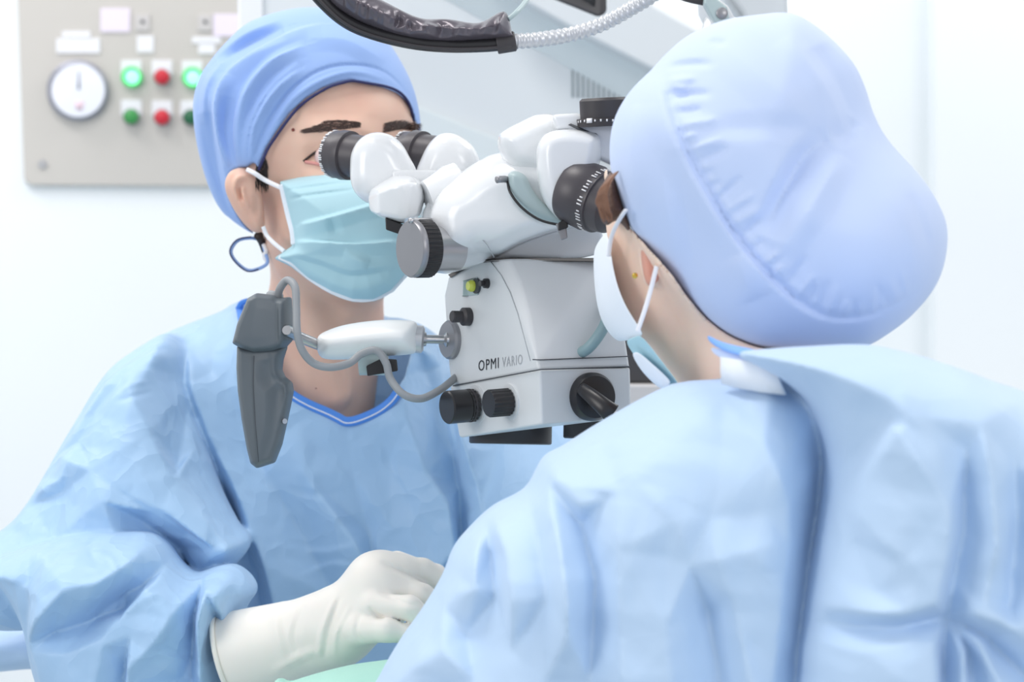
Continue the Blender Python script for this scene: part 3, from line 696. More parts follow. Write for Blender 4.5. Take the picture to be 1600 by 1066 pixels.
hull('thumb_screw_head', [P(*p) for p in ((872, 348, 1.883), (886, 341, 1.883), (888, 356, 1.883), (872, 361, 1.883), (872, 348, 1.902), (886, 341, 1.902), (888, 356, 1.902), (872, 361, 1.902))], 'black', th, .001)
prism('latch_bracket', [(862, 256), (874, 262), (872, 285), (850, 262)], 1.925, 1.95, 'black', ms, .0005)
# suspension arm: hidden by the assistant's cap, shows again above it
hull('suspension_arm', [P(*p) for p in ((945, 215, 1.99), (1000, 190, 2.0), (1010, 260, 2.0), (950, 300, 2.0), (945, 215, 2.06), (1000, 190, 2.07), (1010, 260, 2.07), (950, 300, 2.07))], 'enamel', ms, .004)
tube('suspension_link', [P(985, 235, 2.03), P(1060, 200, 2.06), P(1110, 130, 2.1), P(1135, 40, 2.12)], .02, 'enamel', ms, 24)
prism('joint_cover', [(1096, -60), (1101, 8), (1112, 30), (1130, 80), (1180, 80), (1150, 30), (1138, 8), (1118, -6), (1110, -60)], 2.09, 2.16, 'enamel_grey', ms, .004)
prism('joint_plate', [(1108, -60), (1100, 5), (1120, 40), (1142, 40), (1136, 10), (1118, -4)], 2.082, 2.1, 'enamel_teal', ms, .002)
lathe('joint_bolt', P(1128, 21, 2.082), (0, -1, 0), [(0, U(9, 2.1)), (.002, U(9, 2.1)), (.003, U(6, 2.1))], 'dmetal', ms, 24)
prism('upper_arm_cover', [(1120, -90), (1225, -90), (1232, 20), (1245, 90), (1180, 90), (1158, 20), (1140, -5)], 2.13, 2.24, 'machine', ms, .006)
tube('arm_cable', [P(1040, -18, 2.1), P(1070, -4, 2.1), P(1100, 3, 2.1)], U(6, 2.1), 'blackmatt', ms, 12)
# dark and beige equipment behind the microscope
eq = empty('instrument_cabinet', P(1020, 1500, 2.66), 'dark grey and beige equipment box glimpsed between microscope and assistant', 'medical equipment')
prism('dark_drawer', [(930, 470), (1090, 470), (1090, 599), (930, 599)], 2.62, 2.72, 'dark', eq, .003)
prism('beige_body', [(920, 600), (1110, 600), (1110, 1560), (920, 1560)], 2.6, 2.74, 'beige', eq, .004)
# ================================================================ THE SURGEON
mn = empty('person', P(520, 1066, 2.3), 'surgeon in blue gown, cap and teal mask looking into the microscope, gloved hand in front', 'person')
cap_o = [(388, 362), (352, 336), (331, 302), (316, 257), (306, 210), (303, 165), (312, 125), (330, 97), (350, 73), (378, 45), (402, 31), (440, 19), (480, 13), (525, 16), (565, 31), (600, 58), (626, 95), (645, 135), (655, 175), (657, 215), (650, 260), (600, 330), (500, 370), (430, 375)]
HB = (330, 0, 690, 720)
gh = Grid(295, 0, 700, 700, 2.13, 2.44, .0015)
capfolds = gh.folds(2.2, [
    ([(354, 262), (335, 205), (337, 150), (358, 108), (405, 74), (460, 46), (500, 34)], 6, 3.5, 20), ([(374, 262), (367, 200), (385, 140), (420, 100), (470, 74)], 4, 2.5, 14), ([(392, 256), (400, 200), (432, 145), (470, 112)], 3, 2.5, 12), ([(335, 92), (380, 62), (440, 38)], -10, 10, 16),
    ([(356, 262), (338, 205), (334, 150), (350, 110)], 5, 8, 16), ([(366, 258), (350, 205), (355, 150)], -4, 8, 10),
    ([(376, 262), (374, 200), (390, 140), (430, 95), (480, 70)], 4.5, 7, 18), ([(386, 258), (392, 200), (425, 140), (470, 100)], 3.5, 5, 12),
    ([(396, 252), (420, 195), (455, 145), (500, 112), (550, 100), (600, 108), (640, 145)], -1.6, 2, 3),
    ([(420, 215), (460, 158), (510, 125), (555, 112), (600, 120)], 1.6, 4, 4),
    ([(352, 340), (336, 290), (326, 230), (322, 170)], -10, 22, 9), ([(480, 60), (540, 60), (600, 90)], 3, 14, 14), ([(312, 190), (318, 130), (350, 82)], 4, 8, 8)], 1.7)
CF = gh.inflate(cap_o, 2.285, .100, .10, capfolds, blur=6)
CF0 = gh.inflate(cap_o, 2.285, .100, .10, None, blur=6)
jaw = [(398, 230), (412, 290), (411, 345), (418, 395), (450, 430), (500, 462), (550, 476), (585, 470), (622, 448), (642, 400), (650, 330), (644, 210), (606, 140), (500, 115), (430, 150)]
facef = gh.folds(2.19, [([(470, 212), (505, 200), (560, 204), (600, 210)], 4, 14, 10), ([(478, 250), (500, 240), (540, 236)], -6, 12, 10),
                        ([(470, 275), (510, 278), (540, 285)], 4, 12, 12), ([(490, 236), (505, 230), (530, 228)], 1.6, 3, 4), ([(476, 252), (492, 257), (515, 258)], 1.5, 3, 3), ([(448, 200), (440, 250)], -2, 16, 16)])
JF = gh.inflate(jaw, 2.262, .083, .085, facef, blur=6)
head = smin(np.maximum(CF0 + .0055, CF + .003), JF, .012)
head = smax(head, -(gh.ell(P(512, 246, 2.172), (.017, .013, .009))), .004)
neck = gh.capsule(P(512, 390, 2.30), P(500, 650, 2.335), .0545, .046)
chest = gh.inflate([(440, 470), (575, 470), (584, 560), (578, 660), (572, 720), (400, 720), (410, 560)], 2.34, .088, .06, blur=4)
body = smin(smin(head, neck, .02), chest, .03)
scm = gh.capsule(P(455, 420, 2.245), P(530, 615, 2.262), .010, .008)
body = smin(body, scm, .02)
# ear
earp = [(353, 300), (352, 282), (360, 268), (376, 262), (392, 267), (403, 283), (410, 310), (413, 335), (413, 355), (405, 364), (392, 360), (378, 346), (364, 325)]
earf = gh.folds(2.17, [([(400, 283), (384, 272), (366, 276), (361, 296), (369, 318), (381, 336)], 3.2, 5, 4), ([(376, 288), (374, 300), (386, 322)], 2.2, 4, 4), ([(395, 300), (398, 318), (397, 335)], -4.5, 5, 5), ([(368, 290), (372, 312)], -3, 3, 3)], 1.7)
EF = gh.inflate(earp, lambda x, y: 2.205 - (400 - x) * .00008, .009, .008, earf, blur=1)
body = smin(body, EF, .005)
BF = body
skin = gh.mesh('body', body, 'skin', mn)
# cap: cloth outside the skull, opened over the face
opn = [(406, 420), (404, 268), (418, 234), (435, 208), (455, 181), (478, 159), (505, 141), (530, 131), (548, 127), (572, 130), (596, 134), (618, 141), (632, 151), (641, 165), (646, 185), (649, 215), (680, 300), (720, 420)]
OD = gh.dist(opn, 2.21, False)
ed = gh.dist([(348, 300), (352, 278), (362, 264), (382, 261), (405, 268), (420, 420), (390, 368), (370, 345)], 2.2, True)
cut = np.maximum(OD, ed)[:, None, :]
bot = gh.dist([(295, 0), (700, 0), (700, 275), (404, 275), (418, 382), (400, 378), (385, 364), (350, 337), (295, 320)], 2.25, False)[:, None, :]
# keep: above the opening in front, down to the nape at the back
front = (gh.Y < 2.32)
CAPF = smax(CF, np.where(front, cut, -.05) + 0 * CF, .002)
CAPF = smax(CAPF, -bot + 0 * CF - np.clip((gh.Y - 2.29) * .9, 0, .05), .002)
cap = gh.mesh('surgical_cap', CAPF, 'cap', mn)
def on(F, g, pts, off, dflt): return [P(x, y, (g.front(F, x, y) or dflt) - off) for x, y in pts]
hem = [(404, 266), (410, 252), (418, 234), (427, 220), (436, 207), (446, 193), (456, 180), (467, 168), (479, 158), (492, 149), (506, 141), (518, 135), (531, 131), (548, 127), (560, 128), (572, 130), (584, 132), (596, 134), (608, 137), (618, 141), (626, 146), (633, 153), (639, 162), (643, 173), (646, 187), (648, 200)]
hp_ = []
for x, y in hem:
    dd = min(gh.front(CAPF, x - 1, y - 7) or 9, gh.front(BF, x + 1, y + 5) or 9); hp_.append(P(x, y - .5, dd - .0006))
tube('cap_piping', hp_, .0013, 'navy', cap, 8, n=3)
tube('cap_tie', [P(*p) for p in ((408, 375, 2.245), (392, 372, 2.24), (372, 376, 2.24), (361, 392, 2.24), (368, 408, 2.24), (386, 422, 2.24), (404, 420, 2.24), (418, 410, 2.24), (413, 390, 2.24), (409, 374, 2.245))], .0016, 'cap', cap, 8, flat=.4)
tube('cap_tie_edge', [P(*p) for p in ((392, 370, 2.238), (370, 375, 2.238), (359, 392, 2.238), (367, 409, 2.238), (386, 424, 2.238), (404, 421, 2.238))], .0007, 'navy', cap, 6)
tube('cap_tie_knot', [P(*p) for p in ((412, 382, 2.242), (416, 392, 2.24), (413, 400, 2.242), (418, 410, 2.242))], .0022, 'elastic', cap, 8)
# hair at the nape and sideburn
hr = tube('hair', [P(404, 368, 2.235), P(409, 380, 2.245), P(413, 396, 2.25)], lambda t: .0045 * (1 - .6 * t), 'hair', mn, 10)
bm = bmesh.new()
def strands(region, n, F, g, ln, ang, wdt, off=.0004, dflt=2.19):
    for _ in range(n):
        x, y, a = region(); d = (g.front(F, x, y) or dflt)
        L = ln * R_.uniform(.7, 1.2); ca = ang(x, y) + R_.uniform(-.12, .12) if callable(ang) else ang + R_.uniform(-.2, .2)
        x2, y2 = x + math.cos(ca) * L, y - math.sin(ca) * L; d2 = (g.front(F, x2, y2) or dflt)
        p, q = P(x, y, d - off), P(x2, y2, d2 - off * 2.2); t = (q - p).normalized(); s = t.cross(Vector((0, 1, 0))).normalized() * wdt * .5
        m_ = (p + q) / 2 - Vector((0, off * 1.6, 0))
        bm.faces.new([bm.verts.new(v) for v in (p - s, p + s, m_ + s * .8, q, m_ - s * .8)])
def brow(x0, x1, yf, hf_):
    def f():
        x = R_.uniform(x0, x1); return x, yf(x) + R_.uniform(-.5, .5) * hf_(x), 0
    return f
strands(brow(477, 565, lambda x: 205 - 10 * math.sin(min(1, (x - 477) / 70) * 1.57), lambda x: (3 + 13 * min(1, (x - 474) / 38)) * (1 - .5 * max(0, (x - 530) / 35))), 800, BF, gh, 9, lambda x, y: math.pi + .15 if x < 510 else math.pi - .1, .00045)
strands(brow(598, 652, lambda x: 201 - 5 * math.sin((x - 598) / 54 * 3.14), lambda x: 15 - 4 * (x - 598) / 54), 700, BF, gh, 9, .2, .00045)
link('eyebrow', from_bm(bm), 'brow', mn)
bm = bmesh.new()
strands(lambda: (R_.uniform(399, 417), R_.uniform(245, 290), 0), 260, BF, gh, 14, -1.4, .0007)
link('sideburn', from_bm(bm), 'hair', mn)
# eye
ey = P(514, 246, 2.187)
g2 = Grid(480, 220, 550, 275, 2.160, 2.22, .0007)
eb = g2.mesh('eyeball', g2.ell(ey, (.013, .012, .012)), 'eye', mn)
lathe('iris', ey + Vector((.006, -.0098, 0)), (.5, -.86, 0), [(0, .0045), (.0006, .0045), (.0012, .003)], 'iris', eb, 24)
lid = on(BF, gh, [(474, 252), (482, 246), (490, 240), (500, 235), (512, 232), (524, 232)], .0008, 2.18)
tube('eyelashes', lid, .0011, 'hair', mn, 8)
lid = on(BF, gh, [(477, 253), (488, 255), (500, 257), (514, 258)], .0006, 2.18)
tube('lower_lid', lid, .0016, 'lip', mn, 8)
md_ = gh.front(BF, 458, 203); g2 = lathe('mole', P(458, 203, md_ + .0004), (0, -1, 0), [(0, .0016), (.0012, .0011), (.0015, .0003)], 'mole', mn, 16)
for x, y in ((494, 607),):
    md_ = gh.front(BF, x, y) or 2.25; lathe('mole', P(x, y, md_ + .0004), (0, -1, 0), [(0, .001), (.0008, .0007), (.001, .0003)], 'mole', mn, 12)
# mask
mk = [(437, 284), (470, 279), (510, 275), (550, 273), (600, 268), (630, 275), (650, 300), (658, 345), (654, 395), (638, 430), (615, 456), (585, 471), (552, 472), (518, 460), (482, 438), (455, 417), (428, 404), (446, 392), (457, 384), (455, 360), (449, 330), (443, 305)]
mkf = [([(470, 352), (510, 345), (555, 333), (600, 320)], 5, 3, 12), ([(455, 378), (500, 380), (560, 384), (620, 380)], 5, 2.5, 12),
       ([(448, 400), (500, 415), (550, 432), (610, 425)], -3.5, 5, 12), ([(448, 296), (500, 290), (555, 283)], -1.6, 2, 3), ([(448, 310), (500, 304), (555, 298)], -1.2, 2, 3),
       ([(440, 288), (450, 330), (462, 385)], 2, 5, 2), ([(520, 340), (530, 370)], -2, 8, 8), ([(540, 400), (580, 415)], 3, 8, 10)]
gm = Grid(415, 255, 675, 485, 2.09, 2.27, .0012)
MD = gm.dist(mk, 2.19, False)[:, None, :]
dome = gm.inflate(mk, lambda x, y: 2.197 - (x - 437) * .00016, .050, .050, gm.folds(2.16, mkf, 2.0), smooth=False, blur=1)
# lift off the face where the face would poke out
JM = gm.inflate(jaw, 2.262, .083, .085, None, blur=6) - .003
MF = smin(dome, smax(JM, -MD + 0 * JM, .001), .004)
MF = np.maximum(MF, gm.Y - 2.235 + 0 * MF)
mask = gm.mesh('face_mask', MF, 'mask', mn)
tr = on(MF, gm, [(441, 288), (446, 312), (452, 338), (458, 362), (460, 382)], .0008, 2.19)
tube('mask_edge_binding', tr, .0034, 'maskw', mask, 10, flat=.35, up=(0, 1, 0))
tr = on(MF, gm, [(436, 402), (456, 412), (482, 434), (518, 456), (552, 468), (584, 467), (612, 453), (633, 430)], .0003, 2.19)
tube('mask_edge_binding', tr, .0020, 'maskw', mask, 10, flat=.35, up=(0, 1, 0))
tube('ear_loop', [P(*p) for p in ((386, 265, 2.193), (398, 271, 2.188), (415, 282, 2.19), (440, 294, 2.184))], .0022, 'elastic', mask, 10, flat=.6)
tube('ear_loop', [P(*p) for p in ((411, 354, 2.195), (417, 368, 2.195), (428, 380, 2.19), (444, 393, 2.186))], .0020, 'elastic', mask, 10, flat=.6)

# ---- gown
gg = Grid(-90, 455, 990, 1180, 1.98, 2.52, .0020)
torso = [(372, 472), (345, 487), (290, 508), (245, 528), (205, 553), (170, 600), (160, 700), (180, 850), (200, 1260), (980, 1260), (975, 850), (940, 740), (870, 660), (790, 600), (715, 558), (690, 530), (660, 508), (625, 497), (600, 494), (560, 470), (420, 462)]
tf = gg.facets(2.25, torso, [
    [(290, 545, 2), (300, 600, 8), (329, 675, 10), (376, 769, 15), (418, 880, 18), (430, 935, 14), (440, 1060, 8)],
    [(280, 600, -10), (312, 690, -12), (356, 785, -12), (398, 890, -12), (410, 960, -10)],
    [(335, 500, 0), (350, 600, -2), (400, 700, -4), (470, 830, -5), (520, 930, -4)],
    [(440, 640, 3), (480, 740, 6), (560, 850, 8), (620, 960, 5)], [(545, 665, 0), (552, 740, -3), (575, 830, -8), (582, 870, -4)], [(575, 830, -8), (610, 820, 1), (650, 808, 6)],
    [(628, 590, 6), (638, 650, 9), (668, 735, 12), (705, 785, 17), (716, 860, 18)], [(692, 640, -8), (706, 700, -10), (716, 760, -12), (724, 860, -14)],
    [(652, 540, 8), (662, 580, -8), (676, 640, -10), (688, 690, -8)], [(668, 560, 8), (690, 572, 2)], [(700, 570, 3), (712, 640, 6), (728, 700, 12), (748, 760, 13), (762, 830, 8)],
    [(735, 690, 4), (775, 700, -8), (772, 760, -9), (765, 810, -9)], [(850, 700, 10), (812, 745, 9), (780, 790, 8)], [(850, 740, -2), (815, 775, -3)], [(900, 700, 6), (860, 780, 4), (840, 840, 4)],
    [(470, 660, 3), (500, 700, 0)], [(590, 670, 2), (610, 720, -2)], [(430, 700, 3), (420, 760, 3)]], 1.4, 2, .0035, .055, 3,
    [([(690, 600), (700, 650), (712, 720)], 5, 5, 8), ([(640, 552), (655, 545), (680, 560)], 5, 4, 5), ([(430, 850), (500, 862), (560, 850)], 2, 5, 9), ([(470, 900), (520, 880), (560, 885)], 2, 4, 8), ([(450, 760), (500, 770), (540, 765)], -1.5, 4, 8)])
TF = gg.inflate(torso, 2.365, .125, .085, tf, blur=5)
uarm = [(262, 520), (215, 545), (180, 570), (155, 600), (130, 642), (100, 692), (70, 745), (40, 792), (8, 825), (-60, 870), (-80, 960), (40, 985), (200, 940), (340, 900), (392, 850), (372, 815), (345, 760), (320, 680), (300, 600), (290, 545)]
uf = gg.facets(2.2, uarm, [
    [(236, 535, 2), (222, 570, 6), (205, 603, 11), (245, 672, 12), (288, 743, 14), (340, 803, 20), (390, 845, 27)], [(390, 845, 27), (358, 876, 8), (318, 893, -8)],
    [(185, 775, 12), (235, 805, -14), (288, 852, -30), (306, 892, -28)], [(185, 775, 12), (250, 790, 4), (310, 822, 0), (352, 848, 10)],
    [(120, 716, 11), (160, 728, 9), (194, 751, 8), (270, 787, 9), (340, 838, 15)],
    [(262, 560, 4), (292, 596, -9), (286, 660, -8), (282, 726, -6)], [(292, 596, -9), (312, 650, -6), (335, 740, -4), (362, 800, 0)], [(282, 726, -6), (305, 700, 2), (330, 690, 4)],
    [(232, 555, 8), (262, 560, 4), (268, 540, 8)], [(200, 552, 1), (165, 600, 10), (128, 655, 9), (92, 712, 4), (42, 782, 0)], [(188, 600, 3), (150, 645, 2), (128, 690, 0), (120, 716, 11)],
    [(120, 716, 11), (112, 765, -7), (106, 830, -8)], [(12, 816, -5), (60, 785, -6), (112, 765, -7)], [(12, 800, 4), (60, 768, 6), (108, 745, 4)],
    [(185, 775, 12), (150, 795, 4), (120, 825, -4)], [(185, 775, 12), (196, 810, 4), (203, 832, 0)]], 1.55, 1, .005, .05, 5,
    [([(196, 612), (210, 600), (235, 596)], 3, 4, 5), ([(190, 625), (215, 618), (240, 612)], -2.5, 3, 4), ([(290, 712), (305, 705), (325, 700)], 2, 3, 4), ([(205, 540), (230, 548), (255, 545)], -3, 4, 4), ([(250, 532), (262, 550), (270, 570)], 4, 4, 4), ([(150, 600), (135, 640), (110, 690)], -2.5, 3, 5)])
AF = gg.inflate(uarm, lambda x, y: 2.29 - (y - 520) * .00028, .085, .07, uf, blur=4)
fore = [(-20, 878), (40, 856), (90, 842), (130, 834), (190, 831), (236, 833), (262, 850), (285, 880), (308, 894), (335, 886), (365, 882), (390, 898), (402, 922), (388, 945), (370, 990), (364, 1060), (360, 1130), (300, 1200), (110, 1200), (72, 1100), (52, 1035), (42, 985), (28, 950), (8, 918), (-22, 900)]
ff = gg.facets(2.07, fore, [
    [(47, 1004, 6), (68, 967, 15), (118, 912, 18), (168, 903, 17), (205, 880, 12), (225, 860, 8)], [(131, 842, 6), (150, 862, 9), (180, 875, 10), (205, 880, 12)],
    [(205, 880, 12), (196, 930, -16), (168, 948, -13), (145, 938, 4)], [(236, 850, 10), (262, 880, 0), (230, 912, -10), (196, 930, -16)],
    [(52, 1018, 4), (87, 986, -10), (147, 968, -14), (197, 952, -18), (225, 925, -2)], [(60, 1035, 4), (110, 1015, 2), (170, 990, 8), (197, 958, 6), (232, 918, 12), (250, 903, 12), (285, 905, 6), (308, 917, 5)],
    [(308, 917, 5), (276, 959, 13), (260, 988, 13), (236, 1014, 13), (213, 1034, 14)], [(213, 1034, 14), (208, 1066, 6)], [(205, 1034, -4), (197, 1070, -6)], [(160, 1060, 8), (173, 1000, 9)], [(232, 950, 8), (215, 985, 8), (205, 1034, -4)],
    [(213, 1034, 14), (245, 1026, 6), (300, 1030, -10)], [(284, 970, 2), (265, 1006, 2)],
    [(16, 917, -3), (47, 909, -8), (76, 872, 7)], [(47, 909, -8), (48, 955, -2), (46, 985, 3)], [(76, 872, 7), (72, 920, 8), (58, 965, 8), (47, 1004, 6)],
    [(312, 915, -4), (305, 960, -14), (303, 1010, -12), (300, 1060, -10)], [(345, 896, 10), (325, 920, 14), (317, 977, 14), (318, 1043, 12), (322, 1080, 10)],
    [(372, 893, 8), (340, 930, 10), (350, 960, 8), (356, 1010, 7), (366, 1060, 6)], [(332, 935, 4), (337, 962, -9), (334, 1000, -8), (340, 1050, -5)], [(386, 905, 8), (365, 935, -4), (362, 960, -3)]], 1.55, 1, .0035, .04, 8,
    [([(320, 985), (335, 992), (352, 988)], 3, 3, 4), ([(322, 1030), (340, 1036), (355, 1030)], 3, 3, 4), ([(265, 1006), (285, 1018), (303, 1026)], -4, 3, 5), ([(300, 1020), (292, 1045), (285, 1066)], -4, 4, 5), ([(135, 842), (152, 868), (170, 880)], -3, 3, 5), ([(160, 862), (180, 868), (195, 885)], 3, 3, 4), ([(232, 930), (255, 922), (275, 935)], 2.5, 3, 6)])
FF = gg.inflate(fore, 2.125, .085, .05, ff, blur=3)
larm = gg.capsule(P(820, 690, 2.35), P(870, 930, 2.2), .085, .07)
GW = smin(smin(smin(TF, AF, .008), FF, .004), larm, .02)
nk = [(372, 455), (376, 480), (385, 520), (400, 560), (425, 592), (456, 616), (482, 631), (512, 643), (540, 656), (560, 653), (590, 640), (612, 622), (632, 590), (640, 555), (628, 520), (598, 480), (590, 440), (420, 430)]
ND = gg.dist(nk, 2.25, False)[:, None, :]
GW = smax(GW, np.minimum(ND, (2.315 - gg.Y)) + 0 * GW, .002)
gown = gg.mesh('surgical_gown', GW, 'gown', mn)
nb = [(376, 482), (384, 518), (400, 560), (425, 592), (456, 617), (482, 632), (512, 645), (528, 653), (541, 659), (560, 656), (590, 643), (612, 626), (626, 606)]
nbp = [P(x, y, (gg.front(GW, x, y + 4) or 2.25) - .001) for x, y in nb]
bd = tube('neck_binding', nbp, .0046, 'bind', gown, 12, flat=.35, up=(0, 1, 0))
tube('neck_stitching', [p + Vector((0, -.0021, -.0012)) for p in nbp], .0006, 'elastic', bd, 6)
tube('gown_neck_tie', [P(*p) for p in ((372, 484, 2.30), (378, 474, 2.29), (388, 470, 2.28))], .003, 'bind', gown, 8, flat=.5)
# ---- glove
gl = Grid(320, 840, 780, 1120, 1.94, 2.16, .0015)
A = gl.capsule(P(335, 1032, 2.09), P(520, 985, 2.05), U(72, 2.06), U(58, 2.05))
A = smin(A, gl.capsule(P(520, 982, 2.05), P(590, 935, 2.04), U(50, 2.05), U(56, 2.04)), .02)
A = smin(A, gl.capsule(P(590, 905, 2.045), P(622, 905, 2.05), U(42, 2.04), U(36, 2.05)), .02)
A = smin(A, gl.capsule(P(540, 990, 2.03), P(578, 968, 2.02), U(36, 2.04), U(28, 2.02)), .015)
def finger(A, pts, k=.006):
    for (x0, y0, d0, r0_), (x1, y1, d1, r1_) in zip(pts, pts[1:]):
        A = smin(A, gl.capsule(P(x0, y0, d0), P(x1, y1, d1), U(r0_, d0), U(r1_, d1)), k)
    return A
A0 = A
fg = finger(gl.capsule(P(600, 885, 2.05), P(660, 893, 2.055), U(23, 2), U(20, 2)), [(660, 893, 2.055, 20), (700, 912, 2.06, 18), (715, 950, 2.05, 16)], .004)
fi2 = finger(gl.capsule(P(600, 915, 2.03), P(655, 930, 2.028), U(24, 2), U(21, 2)), [(655, 930, 2.028, 21), (692, 955, 2.03, 18), (700, 985, 2.03, 15)], .004)
fi3 = finger(gl.capsule(P(585, 948, 2.012), P(640, 950, 2.0), U(22, 2), U(19, 2)), [(640, 950, 2.0, 19), (668, 972, 2.0, 16), (672, 1000, 2.005, 13)], .004)
th_ = finger(gl.capsule(P(560, 985, 2.01), P(605, 985, 1.995), U(24, 2), U(18, 2)), [(605, 985, 1.995, 18), (640, 992, 1.998, 15), (662, 1006, 2.0, 12)], .004)
pk = finger(gl.capsule(P(620, 880, 2.08), P(680, 900, 2.09), U(20, 2), U(18, 2)), [(680, 900, 2.09, 18), (715, 935, 2.09, 15)], .004)
H = smin(A0, smin(smin(fg, pk, .002), smin(fi2, smin(fi3, th_, .0012), .0015), .0015), .006)
# creases around the wrist and cuff opening
cr = gl.folds(2.0, [([(505, 1030), (515, 980), (530, 935)], -2.2, 4, 3), ([(495, 1035), (500, 990), (520, 940)], 1.8, 4, 4), ([(520, 1030), (525, 990), (545, 950)], 1.6, 3, 3), ([(470, 1040), (455, 1000), (470, 950)], -1.8, 5, 7), ([(420, 1060), (470, 1030), (500, 1020)], 2.5, 7, 7), ([(430, 945), (425, 980), (440, 1040)], 2, 6, 8),
                      ([(562, 960), (558, 990), (575, 1005)], -1.5, 3, 3), ([(575, 950), (590, 962), (600, 965)], -3, 3, 3), ([(592, 882), (625, 898), (668, 918)], -2.6, 3, 4), ([(590, 925), (620, 938), (655, 945)], -1.5, 3, 3)])
H = H - cr[:, None, :] * np.clip((2.07 - gl.Y) / .02, 0, 1)
ctr = P(400, 1015, 2.075); ax = (P(520, 985, 2.05) - ctr).normalized()
pl_ = -((gl.X - P(358, 1026, 2.085).x) * ax.x + (gl.Y - 2.085) * ax.y * .4 + (gl.Z - P(358, 1026, 2.085).z) * ax.z)
H = smax(H, pl_ + 0 * H, .003)
glove = gl.mesh('glove', H, 'glove', mn)
c0 = P(358, 1026, 2.085); ring = []
n_ = Vector((ax.x, ax.y * .4, ax.z)).normalized(); u_ = n_.orthogonal().normalized(); v_ = n_.cross(u_)
for i in range(36):
    a = i / 36 * 2 * math.pi; ring.append(c0 + (u_ * math.cos(a) + v_ * math.sin(a)) * (U(72, 2.07)))
tube('glove_cuff_bead', ring, .0022, 'glove', glove, 10, closed=True, n=1)
# ---- things low in the frame
dr = Grid(400, 1010, 900, 1160, 1.86, 2.06, .003)
dp = [(425, 1080), (455, 1066), (500, 1052), (550, 1040), (600, 1033), (700, 1020), (820, 1030), (900, 1080), (900, 1300), (420, 1300)]
o = dr.mesh('surgical_drape', dr.inflate(dp, 1.955, .075, .06, dr.folds(1.9, [([(500, 1066), (600, 1045), (680, 1060)], 4, 12, 12)])), 'mint', None)
tag(o, 'mint green surgical drape under the gloved hand at the bottom edge', 'drape')
ar = Grid(-130, 965, 130, 1065, 2.05, 2.4, .0025)
o = ar.mesh('padded_armrest', ar.inflate([(-150, 985), (-60, 984), (20, 980), (90, 975), (110, 1010), (90, 1040), (40, 1045), (-20, 1050), (-150, 1056)], 2.3, .05, .022, ar.folds(2.26, [([(-100, 1010), (0, 1005), (80, 995)], 3, 8, 8), ([(-50, 1030), (40, 1022)], -3, 6, 8)])), 'gown2', None)
tag(o, 'light blue covered armrest behind the bent elbow at the left edge', 'armrest')

# ================================================================ THE ASSISTANT
wm = empty('person', P(1250, 1066, 1.65), 'assistant seen from behind in a pale blue gown and bouffant cap beside the microscope', 'person')
gc = Grid(920, 0, 1500, 640, 1.58, 1.90, .0020)
capw = [(1015, 112), (1045, 80), (1080, 53), (1130, 33), (1180, 25), (1230, 22), (1268, 40), (1302, 68), (1332, 102), (1350, 140), (1362, 178), (1386, 226), (1420, 276), (1448, 318), (1466, 356), (1463, 400), (1449, 441), (1416, 482), (1385, 512), (1345, 541), (1290, 547), (1200, 546), (1150, 531), (1112, 507), (1076, 471), (1042, 427), (1012, 392), (986, 356), (966, 311), (955, 268), (953, 222), (962, 180), (985, 142)]
seamc = [(1046, 100), (1050, 150), (1064, 205), (1085, 255), (1112, 305), (1142, 352), (1182, 404), (1228, 450), (1275, 483), (1320, 496), (1370, 490), (1410, 472), (1440, 450)]
cf = [(seamc, -4.5, 5, 4), ([(1032, 100), (1036, 160), (1052, 220), (1098, 310), (1165, 402), (1230, 468), (1300, 512)], 4, 14, 14)]
sp = catmull([Vector((x, y, 0)) for x, y in seamc], 5)
for i in range(3, len(sp) - 2, 2):
    t = (sp[i + 1] - sp[i - 1]).normalized(); nn = Vector((t.y, -t.x, 0))
    a_ = sp[i]; ln = R_.uniform(22, 60); tt = t * R_.uniform(-.25, .25) * ln
    cf.append(([(a_.x, a_.y), (a_.x + nn.x * ln + tt.x, a_.y + nn.y * ln + tt.y)], R_.choice((-2.4, 2.0, -1.6, 2.6)), R_.uniform(3, 5), R_.uniform(3, 6)))
cf += [([(1048, 92), (1080, 92), (1115, 95)], -4, 5, 4), ([(1045, 140), (1075, 142), (1110, 145)], -3.5, 4, 4), ([(1048, 118), (1090, 118)], 3, 5, 4), ([(1115, 52), (1140, 60)], -3, 4, 4),
       ([(1300, 215), (1260, 240), (1225, 300), (1195, 370)], -9, 22, 12), ([(1315, 240), (1270, 310), (1215, 395)], 6, 16, 22), ([(1290, 60), (1320, 120), (1345, 200)], -5, 20, 20), ([(1230, 50), (1290, 130), (1330, 200)], 3, 12, 18),
       ([(1100, 205), (1180, 200), (1300, 205)], -2, 12, 10), ([(1345, 180), (1330, 205), (1300, 210)], -4, 10, 14), ([(1060, 230), (1075, 330), (1100, 440)], -3.5, 16, 12), ([(1130, 60), (1220, 150), (1270, 200)], 3, 20, 20), ([(1430, 300), (1445, 360), (1456, 385)], -4, 6, 10), ([(1380, 300), (1420, 380), (1425, 440)], 3, 14, 10), ([(1150, 400), (1180, 470)], 5, 18, 14), ([(1000, 150), (990, 240), (1020, 330)], 3, 20, 20)]
CW = gc.inflate(capw, 1.73, .105, .115, gc.folds(1.64, cf, 1.5), blur=8)
sag = gc.ell(P(1340, 380, 1.71), (.052, .085, .055))
CW = smin(CW, sag, .03)
